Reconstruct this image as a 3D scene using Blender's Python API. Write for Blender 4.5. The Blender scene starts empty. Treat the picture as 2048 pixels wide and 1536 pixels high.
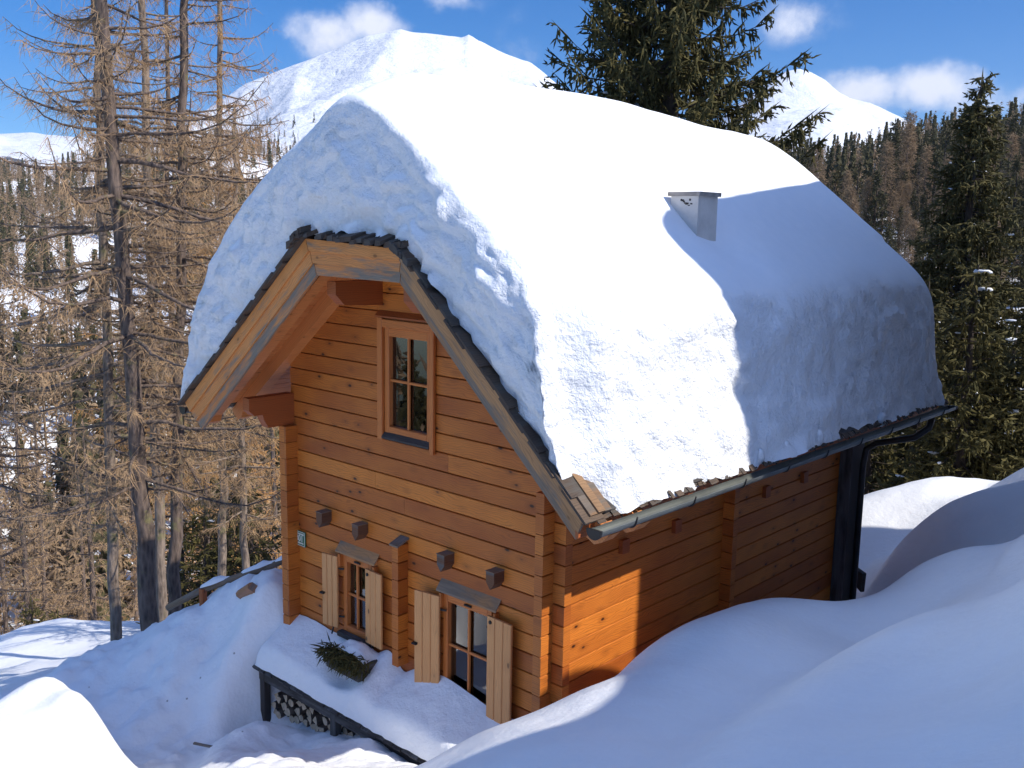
import bpy, math, random
import numpy as np
from mathutils import Vector, Matrix, noise as mnoise
from mathutils import Quaternion

S = bpy.context.scene
COL = S.collection
R = math.radians
random.seed(7)
rng = np.random.default_rng(7)

# ------------------------------------------------------------------ camera
CX, CY, CZ = 5.063, -6.057, 2.453
YAW, PITCH, ROLL = 0.74422, 0.16098, 0.01707
cam_d = bpy.data.cameras.new("camera")
cam = bpy.data.objects.new("camera", cam_d)
COL.objects.link(cam)
cam_d.sensor_fit = 'HORIZONTAL'
cam_d.sensor_width = 36.0
cam_d.lens = 1943.12 / 2048 * 36.0
cam_d.clip_start = 0.05
cam_d.clip_end = 20000
fw = Vector((-math.sin(YAW) * math.cos(PITCH), math.cos(YAW) * math.cos(PITCH), -math.sin(PITCH)))
rt0 = Vector((math.cos(YAW), math.sin(YAW), 0))
up0 = rt0.cross(fw)
rt = math.cos(ROLL) * rt0 + math.sin(ROLL) * up0
up = -math.sin(ROLL) * rt0 + math.cos(ROLL) * up0
cam.matrix_world = Matrix(((rt.x, up.x, -fw.x, CX), (rt.y, up.y, -fw.y, CY), (rt.z, up.z, -fw.z, CZ), (0, 0, 0, 1)))
S.camera = cam

# ------------------------------------------------------------------ sun + sky
SUN_EL = 43.0
SUN_H = Vector((0.95, 0.31, 0)).normalized()
sun_dir = Vector((SUN_H.x * math.cos(R(SUN_EL)), SUN_H.y * math.cos(R(SUN_EL)), math.sin(R(SUN_EL))))
sl = bpy.data.lights.new("sun", 'SUN')
sl.energy = 3.2
sl.angle = R(0.53)
sl.color = (1.0, 0.95, 0.86)
so = bpy.data.objects.new("sun", sl)
COL.objects.link(so)
so.rotation_mode = 'QUATERNION'
so.rotation_quaternion = sun_dir.to_track_quat('Z', 'Y')
so.location = (20, 8, 25)

W = bpy.data.worlds.new("World")
S.world = W
W.use_nodes = True
wn, wl = W.node_tree.nodes, W.node_tree.links
wn.clear()
w_out = wn.new('ShaderNodeOutputWorld')
w_bg = wn.new('ShaderNodeBackground')
w_sky = wn.new('ShaderNodeTexSky')
w_sky.sky_type = 'NISHITA'
w_sky.sun_disc = False
w_sky.sun_elevation = R(SUN_EL)
w_sky.sun_rotation = math.atan2(SUN_H.x, SUN_H.y)
w_sky.altitude = 2500
w_sky.air_density = 0.85
w_sky.dust_density = 0.0
w_sky.ozone_density = 4.0
w_bg.inputs['Strength'].default_value = 0.15
w_tc = wn.new('ShaderNodeTexCoord')


def wmath(op, a, b=None, clamp=False):
    n = wn.new('ShaderNodeMath'); n.operation = op; n.use_clamp = clamp
    for i, x in enumerate((a, b)):
        if x is None: continue
        if isinstance(x, (int, float)): n.inputs[i].default_value = x
        else: wl.new(x, n.inputs[i])
    return n.outputs[0]


# soft cumulus banks, fixed in the sky by direction
w_no = wn.new('ShaderNodeTexNoise')
w_no.inputs['Scale'].default_value = 22
w_no.inputs['Detail'].default_value = 7
w_no.inputs['Roughness'].default_value = 0.62
wl.new(w_tc.outputs['Generated'], w_no.inputs['Vector'])
CLOUDS = [((-0.787, 0.590, 0.176), 0.048, 0.026, 1.0), ((-0.760, 0.624, 0.188), 0.044, 0.028, 1.0),
          ((-0.398, 0.907, 0.130), 0.050, 0.024, 1.0), ((-0.345, 0.928, 0.133), 0.058, 0.026, 1.0),
          ((-0.450, 0.873, 0.192), 0.045, 0.025, 0.6), ((-0.290, 0.948, 0.118), 0.07, 0.026, 0.5),
          ((-0.715, 0.668, 0.215), 0.05, 0.02, 0.5), ((-0.670, 0.735, 0.165), 0.03, 0.05, 0.35)]
mask = None
for cd, ax, az, amp in CLOUDS:
    sub = wn.new('ShaderNodeVectorMath'); sub.operation = 'SUBTRACT'
    wl.new(w_tc.outputs['Generated'], sub.inputs[0]); sub.inputs[1].default_value = Vector(cd).normalized()
    mul = wn.new('ShaderNodeVectorMath'); mul.operation = 'MULTIPLY'
    wl.new(sub.outputs[0], mul.inputs[0]); mul.inputs[1].default_value = (1 / ax, 1 / ax, 1 / az)
    ln = wn.new('ShaderNodeVectorMath'); ln.operation = 'LENGTH'
    wl.new(mul.outputs[0], ln.inputs[0])
    m = wmath('MULTIPLY', wmath('SUBTRACT', 1.25, ln.outputs['Value'], True), amp)
    mask = m if mask is None else wmath('MAXIMUM', mask, m)
ramp = wn.new('ShaderNodeMapRange')
ramp.interpolation_type = 'SMOOTHSTEP'
wl.new(wmath('ADD', wmath('MULTIPLY', mask, 0.9), wmath('MULTIPLY', wmath('SUBTRACT', w_no.outputs['Fac'], 0.5), 1.5)), ramp.inputs['Value'])
ramp.inputs['From Min'].default_value = 0.12
ramp.inputs['From Max'].default_value = 0.95
cm = wmath('MULTIPLY', ramp.outputs[0], wmath('MULTIPLY', mask, 2.2, True))
w_mix = wn.new('ShaderNodeMixRGB')
wl.new(cm, w_mix.inputs['Fac'])
w_mix.inputs['Color2'].default_value = (4.0, 4.15, 4.7, 1)
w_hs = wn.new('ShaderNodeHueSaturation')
# sky graded by height: darker blue low down, brightened overhead to fill the shade
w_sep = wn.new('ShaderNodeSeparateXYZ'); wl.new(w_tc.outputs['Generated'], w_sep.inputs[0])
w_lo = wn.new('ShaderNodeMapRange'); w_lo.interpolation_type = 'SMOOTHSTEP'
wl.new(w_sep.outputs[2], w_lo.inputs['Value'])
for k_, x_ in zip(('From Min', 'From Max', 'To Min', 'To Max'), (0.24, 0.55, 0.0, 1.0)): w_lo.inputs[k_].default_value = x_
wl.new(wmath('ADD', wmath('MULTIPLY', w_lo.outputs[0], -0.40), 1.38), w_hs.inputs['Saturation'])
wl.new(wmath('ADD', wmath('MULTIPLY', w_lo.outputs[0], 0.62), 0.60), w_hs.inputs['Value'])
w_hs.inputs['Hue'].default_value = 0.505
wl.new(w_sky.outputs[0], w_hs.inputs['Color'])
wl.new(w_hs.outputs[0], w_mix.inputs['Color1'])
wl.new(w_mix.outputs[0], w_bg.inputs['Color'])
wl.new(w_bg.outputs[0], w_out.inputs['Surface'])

S.view_settings.view_transform = 'Standard'
S.view_settings.look = 'None'
S.view_settings.exposure = 0.80
S.view_settings.gamma = 1.0
S.cycles.max_bounces = 8
S.cycles.diffuse_bounces = 4
S.cycles.transparent_max_bounces = 12
S.cycles.use_denoising = True

# ------------------------------------------------------------------ tags
def tag(o, label=None, cat=None, group=None, kind=None):
    if label: o['label'] = label
    if cat: o['category'] = cat
    if group: o['group'] = group
    if kind: o['kind'] = kind
    return o


def empty(name, loc=(0, 0, 0), rz=0.0, parent=None):
    o = bpy.data.objects.new(name, None)
    o.empty_display_size = 0.2
    o.location = loc
    o.rotation_euler = (0, 0, rz)
    if parent: o.parent = parent
    COL.objects.link(o)
    return o


# ------------------------------------------------------------------ materials
MATS = {}


class NT:
    def __init__(s, name):
        s.m = bpy.data.materials.new(name); s.m.use_nodes = True
        s.n, s.l = s.m.node_tree.nodes, s.m.node_tree.links
        s.b = s.n.get('Principled BSDF')
        s.out = s.n.get('Material Output')
        MATS[name] = s.m

    def node(s, t, **kw):
        n = s.n.new('ShaderNode' + t)
        for k, v in kw.items(): setattr(n, k, v)
        return n

    def put(s, sock, v):
        if hasattr(v, 'is_linked'): s.l.new(v, sock)
        else: sock.default_value = v

    def math(s, op, a, b=0.0, clamp=False):
        n = s.node('Math', operation=op, use_clamp=clamp)
        s.put(n.inputs[0], a); s.put(n.inputs[1], b)
        return n.outputs[0]

    def noise(s, vec, scale, detail=4, rough=0.55, dist=0.0):
        n = s.node('TexNoise')
        s.put(n.inputs['Vector'], vec)
        n.inputs['Scale'].default_value = scale
        n.inputs['Detail'].default_value = detail
        n.inputs['Roughness'].default_value = rough
        n.inputs['Distortion'].default_value = dist
        return n.outputs['Fac']

    def maprange(s, v, a, b, c=0.0, d=1.0):
        n = s.node('MapRange')
        s.put(n.inputs['Value'], v)
        for k, x in zip(('From Min', 'From Max', 'To Min', 'To Max'), (a, b, c, d)): n.inputs[k].default_value = x
        return n.outputs[0]

    def mix(s, f, a, b, mode='MIX'):
        n = s.node('MixRGB', blend_type=mode)
        s.put(n.inputs['Fac'], f)
        for k, x in (('Color1', a), ('Color2', b)):
            s.put(n.inputs[k], x if hasattr(x, 'is_linked') else (*x, 1))
        return n.outputs[0]

    def bump(s, h, strength, dist):
        n = s.node('Bump')
        n.inputs['Strength'].default_value = strength
        n.inputs['Distance'].default_value = dist
        s.put(n.inputs['Height'], h)
        s.l.new(n.outputs[0], s.b.inputs['Normal'])
        return n

    def col(s, c, rough=0.6):
        s.put(s.b.inputs['Base Color'], c if hasattr(c, 'is_linked') else (*c, 1))
        s.put(s.b.inputs['Roughness'], rough)
        return s


def wood(name, ca, cb, grey=0.0, greycol=(0.16, 0.145, 0.13), knots=1.0, rough=0.5, dark=0.45):
    t = NT(name)
    uv = t.node('UVMap').outputs[0]
    tone = t.node('Attribute', attribute_name='tone').outputs['Fac']
    sx = t.node('SeparateXYZ'); t.l.new(uv, sx.inputs[0])
    u, v = sx.outputs[0], sx.outputs[1]

    def cxyz(a, b, c):
        n = t.node('CombineXYZ')
        for i, x in enumerate((a, b, c)): t.put(n.inputs[i], x)
        return n.outputs[0]
    z = t.math('MULTIPLY', tone, 57.0)
    warp = t.noise(cxyz(t.math('MULTIPLY', u, 1.6), t.math('MULTIPLY', v, 4.0), z), 1.0, 3)
    vv = t.math('ADD', t.math('MULTIPLY', v, 17.0), t.math('MULTIPLY', warp, 3.4))
    rings = t.node('TexWave', wave_type='BANDS', bands_direction='Y', wave_profile='SAW')
    t.l.new(cxyz(t.math('MULTIPLY', u, 0.25), vv, z), rings.inputs['Vector'])
    rings.inputs['Scale'].default_value = 1.0
    rings.inputs['Distortion'].default_value = 2.2
    rings.inputs['Detail'].default_value = 2.0
    rings.inputs['Detail Scale'].default_value = 1.3
    grain = t.noise(cxyz(t.math('MULTIPLY', u, 3.0), t.math('MULTIPLY', v, 75.0), z), 1.0, 3, 0.6)
    cloud = t.noise(cxyz(t.math('MULTIPLY', u, 1.3), t.math('MULTIPLY', v, 2.5), z), 1.0, 2)
    f = t.math('ADD', t.math('ADD', t.math('MULTIPLY', tone, 0.62), 0.08), t.math('MULTIPLY', t.math('SUBTRACT', cloud, 0.5), 1.2), True)
    c = t.mix(f, ca, cb)
    dk = tuple(x * dark for x in cb)
    g = t.math('ADD', t.math('MULTIPLY', t.maprange(rings.outputs['Fac'], 0.55, 1.0), 0.42), t.math('MULTIPLY', t.maprange(grain, 0.52, 0.8), 0.35), True)
    c = t.mix(g, c, dk)
    if knots > 0:
        vo = t.node('TexVoronoi', feature='F1')
        t.l.new(cxyz(t.math('MULTIPLY', u, 3.3), t.math('MULTIPLY', v, 6.5), z), vo.inputs['Vector'])
        vo.inputs['Scale'].default_value = 1.0
        kn = t.maprange(vo.outputs['Distance'], 0.11, 0.06)
        halo = t.maprange(vo.outputs['Distance'], 0.32, 0.10, 0.0, 0.28)
        c = t.mix(t.math('MULTIPLY', halo, knots, True), c, dk)
        c = t.mix(t.math('MULTIPLY', kn, knots * 0.85, True), c, tuple(x * 0.14 for x in cb))
    if grey > 0:
        gn = t.noise(cxyz(t.math('MULTIPLY', u, 1.7), t.math('MULTIPLY', v, 9.0), t.math('ADD', z, 9.0)), 1.0, 5, 0.62)
        gm = t.maprange(t.math('ADD', gn, t.math('MULTIPLY', t.math('SUBTRACT', tone, 0.5), 0.25)), 0.62 - grey * 0.32, 0.72 - grey * 0.2)
        gc = t.mix(grain, tuple(x * 0.45 for x in greycol), tuple(x * 1.5 for x in greycol))
        c = t.mix(gm, c, gc)
    t.col(c, rough)
    h = t.math('SUBTRACT', t.math('MULTIPLY', grain, 0.5), t.math('MULTIPLY', rings.outputs['Fac'], 0.35))
    t.bump(h, 0.35, 0.004)
    return t.m


M_WALL = wood("varnished_log", (0.66, 0.208, 0.026), (0.31, 0.066, 0.0072), knots=1.2, rough=0.55)
M_BEAM = wood("beam_wood", (0.46, 0.125, 0.026), (0.28, 0.062, 0.012), knots=0.6, rough=0.55)
M_SOFFIT = wood("soffit_wood", (0.70, 0.26, 0.075), (0.58, 0.18, 0.045), knots=0.7, rough=0.55)
M_BARGE = wood("weathered_pine", (0.76, 0.31, 0.085), (0.58, 0.20, 0.045), grey=0.42, greycol=(0.22, 0.175, 0.13), knots=0.7, rough=0.65)
M_OLD = wood("old_pine", (0.52, 0.27, 0.11), (0.34, 0.17, 0.07), grey=0.5, greycol=(0.21, 0.16, 0.115), knots=0.6, rough=0.75)
M_GREY = wood("grey_wood", (0.27, 0.185, 0.115), (0.15, 0.10, 0.065), grey=0.5, greycol=(0.19, 0.165, 0.14), knots=0.4, rough=0.8)
M_DARKW = wood("dark_wood", (0.060, 0.050, 0.045), (0.030, 0.024, 0.022), grey=0.35, greycol=(0.10, 0.095, 0.095), knots=0.2, rough=0.8)
M_SHUT = wood("pale_pine", (0.70, 0.35, 0.135), (0.60, 0.26, 0.085), knots=0.9, rough=0.6, dark=0.6)
M_SASH = wood("sash_wood", (0.62, 0.20, 0.042), (0.46, 0.115, 0.02), knots=0.2, rough=0.5)
M_JOIST = wood("stained_beam_end", (0.19, 0.08, 0.035), (0.08, 0.037, 0.02), grey=0.12, greycol=(0.10, 0.09, 0.085), knots=0.1, rough=0.8)
M_SHING = wood("larch_shingle", (0.13, 0.085, 0.055), (0.04, 0.028, 0.022), grey=0.4, greycol=(0.085, 0.072, 0.06), knots=0.1, rough=0.85)


def simple(name, c, rough=0.6, metal=0.0, var=0.25, scale=8.0, bump=0.0, coord='Object'):
    t = NT(name)
    co = t.node('TexCoord').outputs[coord]
    f = t.noise(co, scale, 5, 0.6)
    t.col(t.mix(t.maprange(f, 0.3, 0.7), tuple(x * (1 - var) for x in c), tuple(min(1, x * (1 + var)) for x in c)), rough)
    t.b.inputs['Metallic'].default_value = metal
    if bump: t.bump(t.noise(co, scale * 4, 4), bump, 0.01)
    return t.m


M_IRON = simple("black_iron", (0.015, 0.015, 0.017), 0.5, 0.3)
M_GUTTER = simple("zinc_gutter", (0.17, 0.18, 0.165), 0.42, 0.55, 0.25, 3.0)
M_DARKMETAL = simple("brown_metal", (0.03, 0.027, 0.026), 0.45, 0.4)
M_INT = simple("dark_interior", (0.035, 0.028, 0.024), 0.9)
M_CURT = simple("lace_curtain", (0.70, 0.72, 0.72), 0.9, 0, 0.08, 30)
M_SIGN = simple("green_enamel", (0.045, 0.16, 0.085), 0.3, 0, 0.15, 12)
M_CREAM = simple("cream_enamel", (0.75, 0.76, 0.68), 0.35, 0, 0.05)


def snow_mat(name, s1, b1, s2, b2, base=(0.92, 0.925, 0.935), dirt=0.0):
    t = NT(name)
    co = t.node('TexCoord').outputs['Object']
    n1 = t.noise(co, s1, 4, 0.6)
    n2 = t.noise(co, s2, 5, 0.7)
    c = t.mix(t.maprange(n1, 0.3, 0.7), base, tuple(x * 0.965 for x in base))
    if dirt:
        d = t.noise(co, 0.9, 6, 0.7, 0.6)
        c = t.mix(t.maprange(d, 0.56, 0.78, 0, dirt), c, (0.58, 0.47, 0.40))
        sp = t.node('TexVoronoi', feature='F1')
        t.l.new(co, sp.inputs['Vector']); sp.inputs['Scale'].default_value = 3.3
        c = t.mix(t.maprange(sp.outputs['Distance'], 0.05, 0.025, 0, 0.7), c, (0.12, 0.10, 0.08))
    t.col(c, 0.62)
    t.b.inputs['Specular IOR Level'].default_value = 0.25
    h = t.math('ADD', t.math('MULTIPLY', n1, b1), t.math('MULTIPLY', n2, b2))
    t.bump(h, 1.0, 1.0)
    return t.m


M_SNOW = snow_mat("snow", 2.2, 0.030, 30.0, 0.0050)
M_SNOWG = snow_mat("trodden_snow", 1.6, 0.05, 9.0, 0.010, dirt=0.34)
M_SNOWR = snow_mat("crusted_snow", 5.0, 0.028, 30.0, 0.006)


def snow_roof_mat():
    # smooth wind-packed top, crumbly broken faces where the surface is steep
    t = NT("roof_snow")
    tc = t.node('TexCoord').outputs['Object']
    geo = t.node('NewGeometry')
    sx = t.node('SeparateXYZ'); t.l.new(geo.outputs['Normal'], sx.inputs[0])
    steep = t.maprange(sx.outputs[2], 0.66, 0.30)
    n1 = t.noise(tc, 7.0, 6, 0.6, 0.0)
    n2 = t.noise(tc, 22.0, 5, 0.7)
    n0 = t.noise(tc, 1.1, 3)
    t.col(t.mix(t.maprange(n1, 0.3, 0.7), (0.925, 0.93, 0.94), (0.89, 0.90, 0.915)), 0.62)
    t.b.inputs['Specular IOR Level'].default_value = 0.25
    h = t.math('ADD', t.math('MULTIPLY', t.math('MULTIPLY', t.math('ADD', t.math('MULTIPLY', n1, 0.065), t.math('MULTIPLY', n2, 0.026)), steep), 1.0),
               t.math('ADD', t.math('MULTIPLY', n0, 0.03), t.math('MULTIPLY', n2, 0.0012)))
    t.bump(h, 1.0, 1.0)
    return t.m


M_SNOWROOF = snow_roof_mat()


def glass():
    t = NT("window_glass")
    tr = t.node('BsdfTransparent'); tr.inputs[0].default_value = (0.82, 0.86, 0.86, 1)
    gl = t.node('BsdfGlossy'); gl.inputs['Roughness'].default_value = 0.015
    lw = t.node('LayerWeight'); lw.inputs['Blend'].default_value = 0.42
    mx = t.node('MixShader')
    t.l.new(t.maprange(lw.outputs['Fresnel'], 0.0, 1.0, 0.11, 1.0), mx.inputs[0])
    t.l.new(tr.outputs[0], mx.inputs[1]); t.l.new(gl.outputs[0], mx.inputs[2])
    t.l.new(mx.outputs[0], t.out.inputs['Surface'])
    return t.m


M_GLASS = glass()


def bark(name, ca, cb, lichen=0.0, sc=1.0):
    t = NT(name)
    uv = t.node('TexCoord').outputs['Object']
    mp = t.node('Mapping'); t.l.new(uv, mp.inputs[0]); mp.inputs['Scale'].default_value = (9 * sc, 9 * sc, 2.2 * sc)
    vo = t.node('TexVoronoi', feature='F1'); t.l.new(mp.outputs[0], vo.inputs['Vector']); vo.inputs['Scale'].default_value = 2.0
    n = t.noise(mp.outputs[0], 2.5, 6, 0.7)
    f = t.math('ADD', t.math('MULTIPLY', vo.outputs['Distance'], 0.5), t.math('MULTIPLY', n, 0.6), True)
    c = t.mix(t.maprange(f, 0.3, 0.8), ca, cb)
    if lichen:
        c = t.mix(t.maprange(t.noise(uv, 3.5, 5, 0.7), 0.62 - lichen * 0.2, 0.72, 0, 0.8), c, (0.22, 0.20, 0.07))
    t.col(c, 0.9)
    t.bump(f, 0.9, 0.03)
    return t.m


M_BARK = bark("larch_bark", (0.045, 0.030, 0.024), (0.21, 0.15, 0.115), 0.25)
M_BARK2 = bark("pale_bark", (0.09, 0.065, 0.05), (0.33, 0.25, 0.19), 0.4)
M_BARKD = bark("spruce_bark", (0.025, 0.018, 0.014), (0.085, 0.06, 0.045))


def leafy(name, ca, cb, rough=0.8, cc=None):
    t = NT(name)
    g = t.node('NewGeometry')
    co = t.node('TexCoord').outputs['Object']
    n = t.noise(co, 0.9, 3)
    f = t.math('ADD', t.math('MULTIPLY', g.outputs['Random Per Island'], 0.65), t.math('MULTIPLY', t.maprange(n, 0.3, 0.7), 0.4), True)
    c = t.mix(f, ca, cb)
    if cc: c = t.mix(t.maprange(g.outputs['Random Per Island'], 0.86, 0.9), c, cc)
    oi = t.node('ObjectInfo')
    c = t.mix(t.math('MULTIPLY', oi.outputs['Random'], 0.35), c, tuple(x * 0.55 for x in cb))
    t.col(c, rough)
    t.b.inputs['Specular IOR Level'].default_value = 0.2
    return t.m


M_NEEDLE = leafy("spruce_needles", (0.024, 0.027, 0.010), (0.130, 0.106, 0.034))
M_NEEDLE2 = leafy("far_spruce_needles", (0.030, 0.032, 0.016), (0.10, 0.085, 0.038))
M_TWIG = leafy("larch_twigs", (0.30, 0.19, 0.105), (0.58, 0.38, 0.21), cc=(0.12, 0.075, 0.045))
M_TWIGO = leafy("orange_larch_twigs", (0.44, 0.215, 0.07), (0.66, 0.36, 0.13), cc=(0.2, 0.10, 0.045))
M_TWIG2 = leafy("far_larch_twigs", (0.19, 0.125, 0.075), (0.34, 0.235, 0.14))

# ------------------------------------------------------------------ mesh builder
class MB:
    def __init__(s):
        s.v, s.f, s.uv, s.tone, s.mi, s.sm = [], [], [], [], [], []

    def face(s, idx, uvs, tone=0.5, mi=0, smooth=False):
        s.f.append(idx); s.uv.extend(uvs); s.tone.append(tone); s.mi.append(mi); s.sm.append(smooth)

    def prism(s, prof, p0, L, A, B, tone=None, mi=0, mi_end=None, L2=None):
        """polygon prof [(a,b)] in the plane A,B at p0, swept along the vector L."""
        tone = random.random() if tone is None else tone
        p0, L, A, B = Vector(p0), Vector(L), Vector(A), Vector(B)
        n = len(prof); k = len(s.v); ln = L.length
        for e in (0, 1):
            for a, b in prof: s.v.append(p0 + A * a + B * b + L * e)
        off = random.random() * 40; voff = random.random() * 3
        per = 0.0
        for i in range(n):
            j = (i + 1) % n
            d = math.dist(prof[i], prof[j])
            s.face((k + i, k + j, k + n + j, k + n + i), [(off, per + voff), (off, per + d + voff), (off + ln, per + d + voff), (off + ln, per + voff)], tone, mi)
            per += d
        me = mi if mi_end is None else mi_end
        s.face(tuple(k + i for i in reversed(range(n))), [(off + prof[i][0] * .3, voff + prof[i][1]) for i in reversed(range(n))], tone * 0.6 + 0.35, me)
        s.face(tuple(k + n + i for i in range(n)), [(off + prof[i][0] * .3, voff + prof[i][1]) for i in range(n)], tone * 0.6 + 0.35, me)

    def box(s, lo, hi, grain='x', tone=None, mi=0, bev=0.006):
        lo, hi = Vector(lo), Vector(hi)
        d = hi - lo
        ax = {'x': (0, 1, 2), 'y': (1, 2, 0), 'z': (2, 0, 1)}[grain]
        E3 = [Vector((1, 0, 0)), Vector((0, 1, 0)), Vector((0, 0, 1))]
        w, h = d[ax[1]], d[ax[2]]
        b = min(bev, w * .3, h * .3)
        prof = [(b, 0), (w - b, 0), (w, b), (w, h - b), (w - b, h), (b, h), (0, h - b), (0, b)]
        s.prism(prof, lo, E3[ax[0]] * d[ax[0]], E3[ax[1]], E3[ax[2]], tone, mi)

    def beam(s, p, q, w, h, upv=(0, 0, 1), tone=None, mi=0, bev=0.006):
        """rectangular bar centred on the segment p-q"""
        p, q = Vector(p), Vector(q)
        L = q - p
        A = L.cross(Vector(upv)).normalized(); B = A.cross(L).normalized()
        b = min(bev, w * .3, h * .3)
        x, y = w / 2, h / 2
        prof = [(-x + b, -y), (x - b, -y), (x, -y + b), (x, y - b), (x - b, y), (-x + b, y), (-x, y - b), (-x, -y + b)]
        s.prism(prof, p, L, A, B, tone, mi)

    def slab(s, pts, vec, tone=None, mi=0):
        """planar polygon (3D points) given thickness vec; grain along its first edge"""
        tone = random.random() if tone is None else tone
        pts = [Vector(p) for p in pts]; vec = Vector(vec)
        e = (pts[1] - pts[0]).normalized()
        nrm = vec.normalized(); g = nrm.cross(e)
        k = len(s.v); n = len(pts)
        s.v.extend(pts); s.v.extend([p + vec for p in pts])
        off = random.random() * 40; vo = random.random() * 3
        uv = [((p - pts[0]).dot(e) + off, (p - pts[0]).dot(g) + vo) for p in pts]
        s.face(tuple(range(k, k + n)), uv, tone, mi)
        s.face(tuple(reversed(range(k + n, k + 2 * n))), list(reversed(uv)), tone, mi)
        for i in range(n):
            j = (i + 1) % n
            l = (pts[j] - pts[i]).length
            s.face((k + i, k + n + i, k + n + j, k + j), [(off, vo), (off, vo + .05), (off + l, vo + .05), (off + l, vo)], tone, mi)

    def tube(s, pts, rad, n=8, tone=0.5, mi=0, cap=True):
        pts = [Vector(p) for p in pts]
        if isinstance(rad, (int, float)): rad = [rad] * len(pts)
        k = len(s.v)
        t = (pts[1] - pts[0]).normalized()
        a = t.orthogonal().normalized()
        u = 0.0; us = []
        for i, p in enumerate(pts):
            t2 = (pts[min(i + 1, len(pts) - 1)] - pts[max(i - 1, 0)]).normalized()
            a = (a - t2 * a.dot(t2)).normalized(); b = t2.cross(a)
            if i: u += (p - pts[i - 1]).length
            us.append(u)
            for j in range(n):
                w = 2 * math.pi * j / n
                s.v.append(p + (a * math.cos(w) + b * math.sin(w)) * rad[i])
        for i in range(len(pts) - 1):
            for j in range(n):
                j2 = (j + 1) % n
                r = max(rad[i], 0.01)
                v0, v1 = j / n * 6.28 * r, (j + 1) / n * 6.28 * r
                s.face((k + i * n + j, k + i * n + j2, k + (i + 1) * n + j2, k + (i + 1) * n + j), [(us[i], v0), (us[i], v1), (us[i + 1], v1), (us[i + 1], v0)], tone, mi, True)
        if cap:
            s.face(tuple(k + j for j in reversed(range(n))), [(0, 0)] * n, tone, mi)
            q = k + (len(pts) - 1) * n
            s.face(tuple(q + j for j in range(n)), [(0, 0)] * n, tone, mi)

    def grid(s, P, tone=0.5, mi=0, smooth=True, flip=False):
        """P: rows of points"""
        k = len(s.v); m = len(P[0])
        for row in P: s.v.extend(Vector(p) for p in row)
        for i in range(len(P) - 1):
            for j in range(m - 1):
                a = (k + i * m + j, k + i * m + j + 1, k + (i + 1) * m + j + 1, k + (i + 1) * m + j)
                if flip: a = a[::-1]
                s.face(a, [(0, 0)] * 4, tone, mi, smooth)

    def build(s, name, mats, parent=None, loc=None):
        me = bpy.data.meshes.new(name)
        me.from_pydata([tuple(v) for v in s.v], [], s.f)
        if not isinstance(mats, (list, tuple)): mats = [mats]
        for m in mats: me.materials.append(m)
        me.uv_layers.new(name='UVMap')
        me.uv_layers[0].data.foreach_set('uv', np.array(s.uv, dtype=np.float32).ravel())
        at = me.attributes.new('tone', 'FLOAT', 'FACE')
        at.data.foreach_set('value', np.array(s.tone, dtype=np.float32))
        me.polygons.foreach_set('material_index', np.array(s.mi, dtype=np.int32))
        me.polygons.foreach_set('use_smooth', np.array(s.sm, dtype=bool))
        me.update()
        o = bpy.data.objects.new(name, me)
        if parent: o.parent = parent
        if loc is not None: o.location = loc
        COL.objects.link(o)
        return o


def np_mesh(name, V, F, mats, parent=None, smooth=False, mi=None):
    """V (n,3), F (m,k) arrays or list of such"""
    me = bpy.data.meshes.new(name)
    Fs = F if isinstance(F, list) else [F]
    nf = sum(len(f) for f in Fs)
    me.vertices.add(len(V)); me.vertices.foreach_set('co', np.ascontiguousarray(V, dtype=np.float32).ravel())
    tot = np.concatenate([np.full(len(f), f.shape[1], dtype=np.int32) for f in Fs])
    li = np.concatenate([f.ravel() for f in Fs]).astype(np.int32)
    me.loops.add(len(li)); me.loops.foreach_set('vertex_index', li)
    me.polygons.add(nf)
    me.polygons.foreach_set('loop_start', np.concatenate([[0], np.cumsum(tot)[:-1]]).astype(np.int32))
    me.polygons.foreach_set('loop_total', tot)
    if not isinstance(mats, (list, tuple)): mats = [mats]
    for m in mats: me.materials.append(m)
    if mi is not None: me.polygons.foreach_set('material_index', mi.astype(np.int32))
    me.polygons.foreach_set('use_smooth', np.full(nf, smooth, dtype=bool))
    me.update(calc_edges=True); me.validate()
    o = bpy.data.objects.new(name, me)
    if parent: o.parent = parent
    COL.objects.link(o)
    return o


def fbm(x, y, z=0.0, oc=4, lac=2.1, gain=0.5):
    a, s, f = 1.0, 0.0, 1.0
    for _ in range(oc):
        s += a * mnoise.noise(Vector((x * f, y * f, z * f + 7.3 * _)))
        a *= gain; f *= lac
    return s


def frames(D):
    """unit vectors a,b perpendicular to the rows of D"""
    t = D / (np.linalg.norm(D, axis=1, keepdims=True) + 1e-9)
    ref = np.where(np.abs(t[:, 2:3]) > 0.9, np.array([[1.0, 0, 0]]), np.array([[0, 0, 1.0]]))
    a = np.cross(t, ref); a /= np.linalg.norm(a, axis=1, keepdims=True) + 1e-9
    return t, a, np.cross(t, a)


def spindles(P, Q, r, n=3):
    """needle-clad twigs: double cones P-Q of radius r"""
    D = Q - P
    t, a, b = frames(D)
    m = len(P)
    r = np.broadcast_to(np.asarray(r, float), (m,))[:, None]
    ph = rng.random(m) * 6.28
    M = P + D * 0.4
    V = np.empty((m, n + 2, 3))
    V[:, 0] = P; V[:, 1] = Q
    for k in range(n):
        w = ph + 2 * math.pi * k / n
        V[:, 2 + k] = M + (a * np.cos(w)[:, None] + b * np.sin(w)[:, None]) * r
    F = []
    for k in range(n):
        k2 = (k + 1) % n
        F += [(0, 2 + k2, 2 + k), (1, 2 + k, 2 + k2)]
    F = np.array(F)
    return V.reshape(-1, 3), (F[None] + (np.arange(m) * (n + 2))[:, None, None]).reshape(-1, 3)


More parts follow.
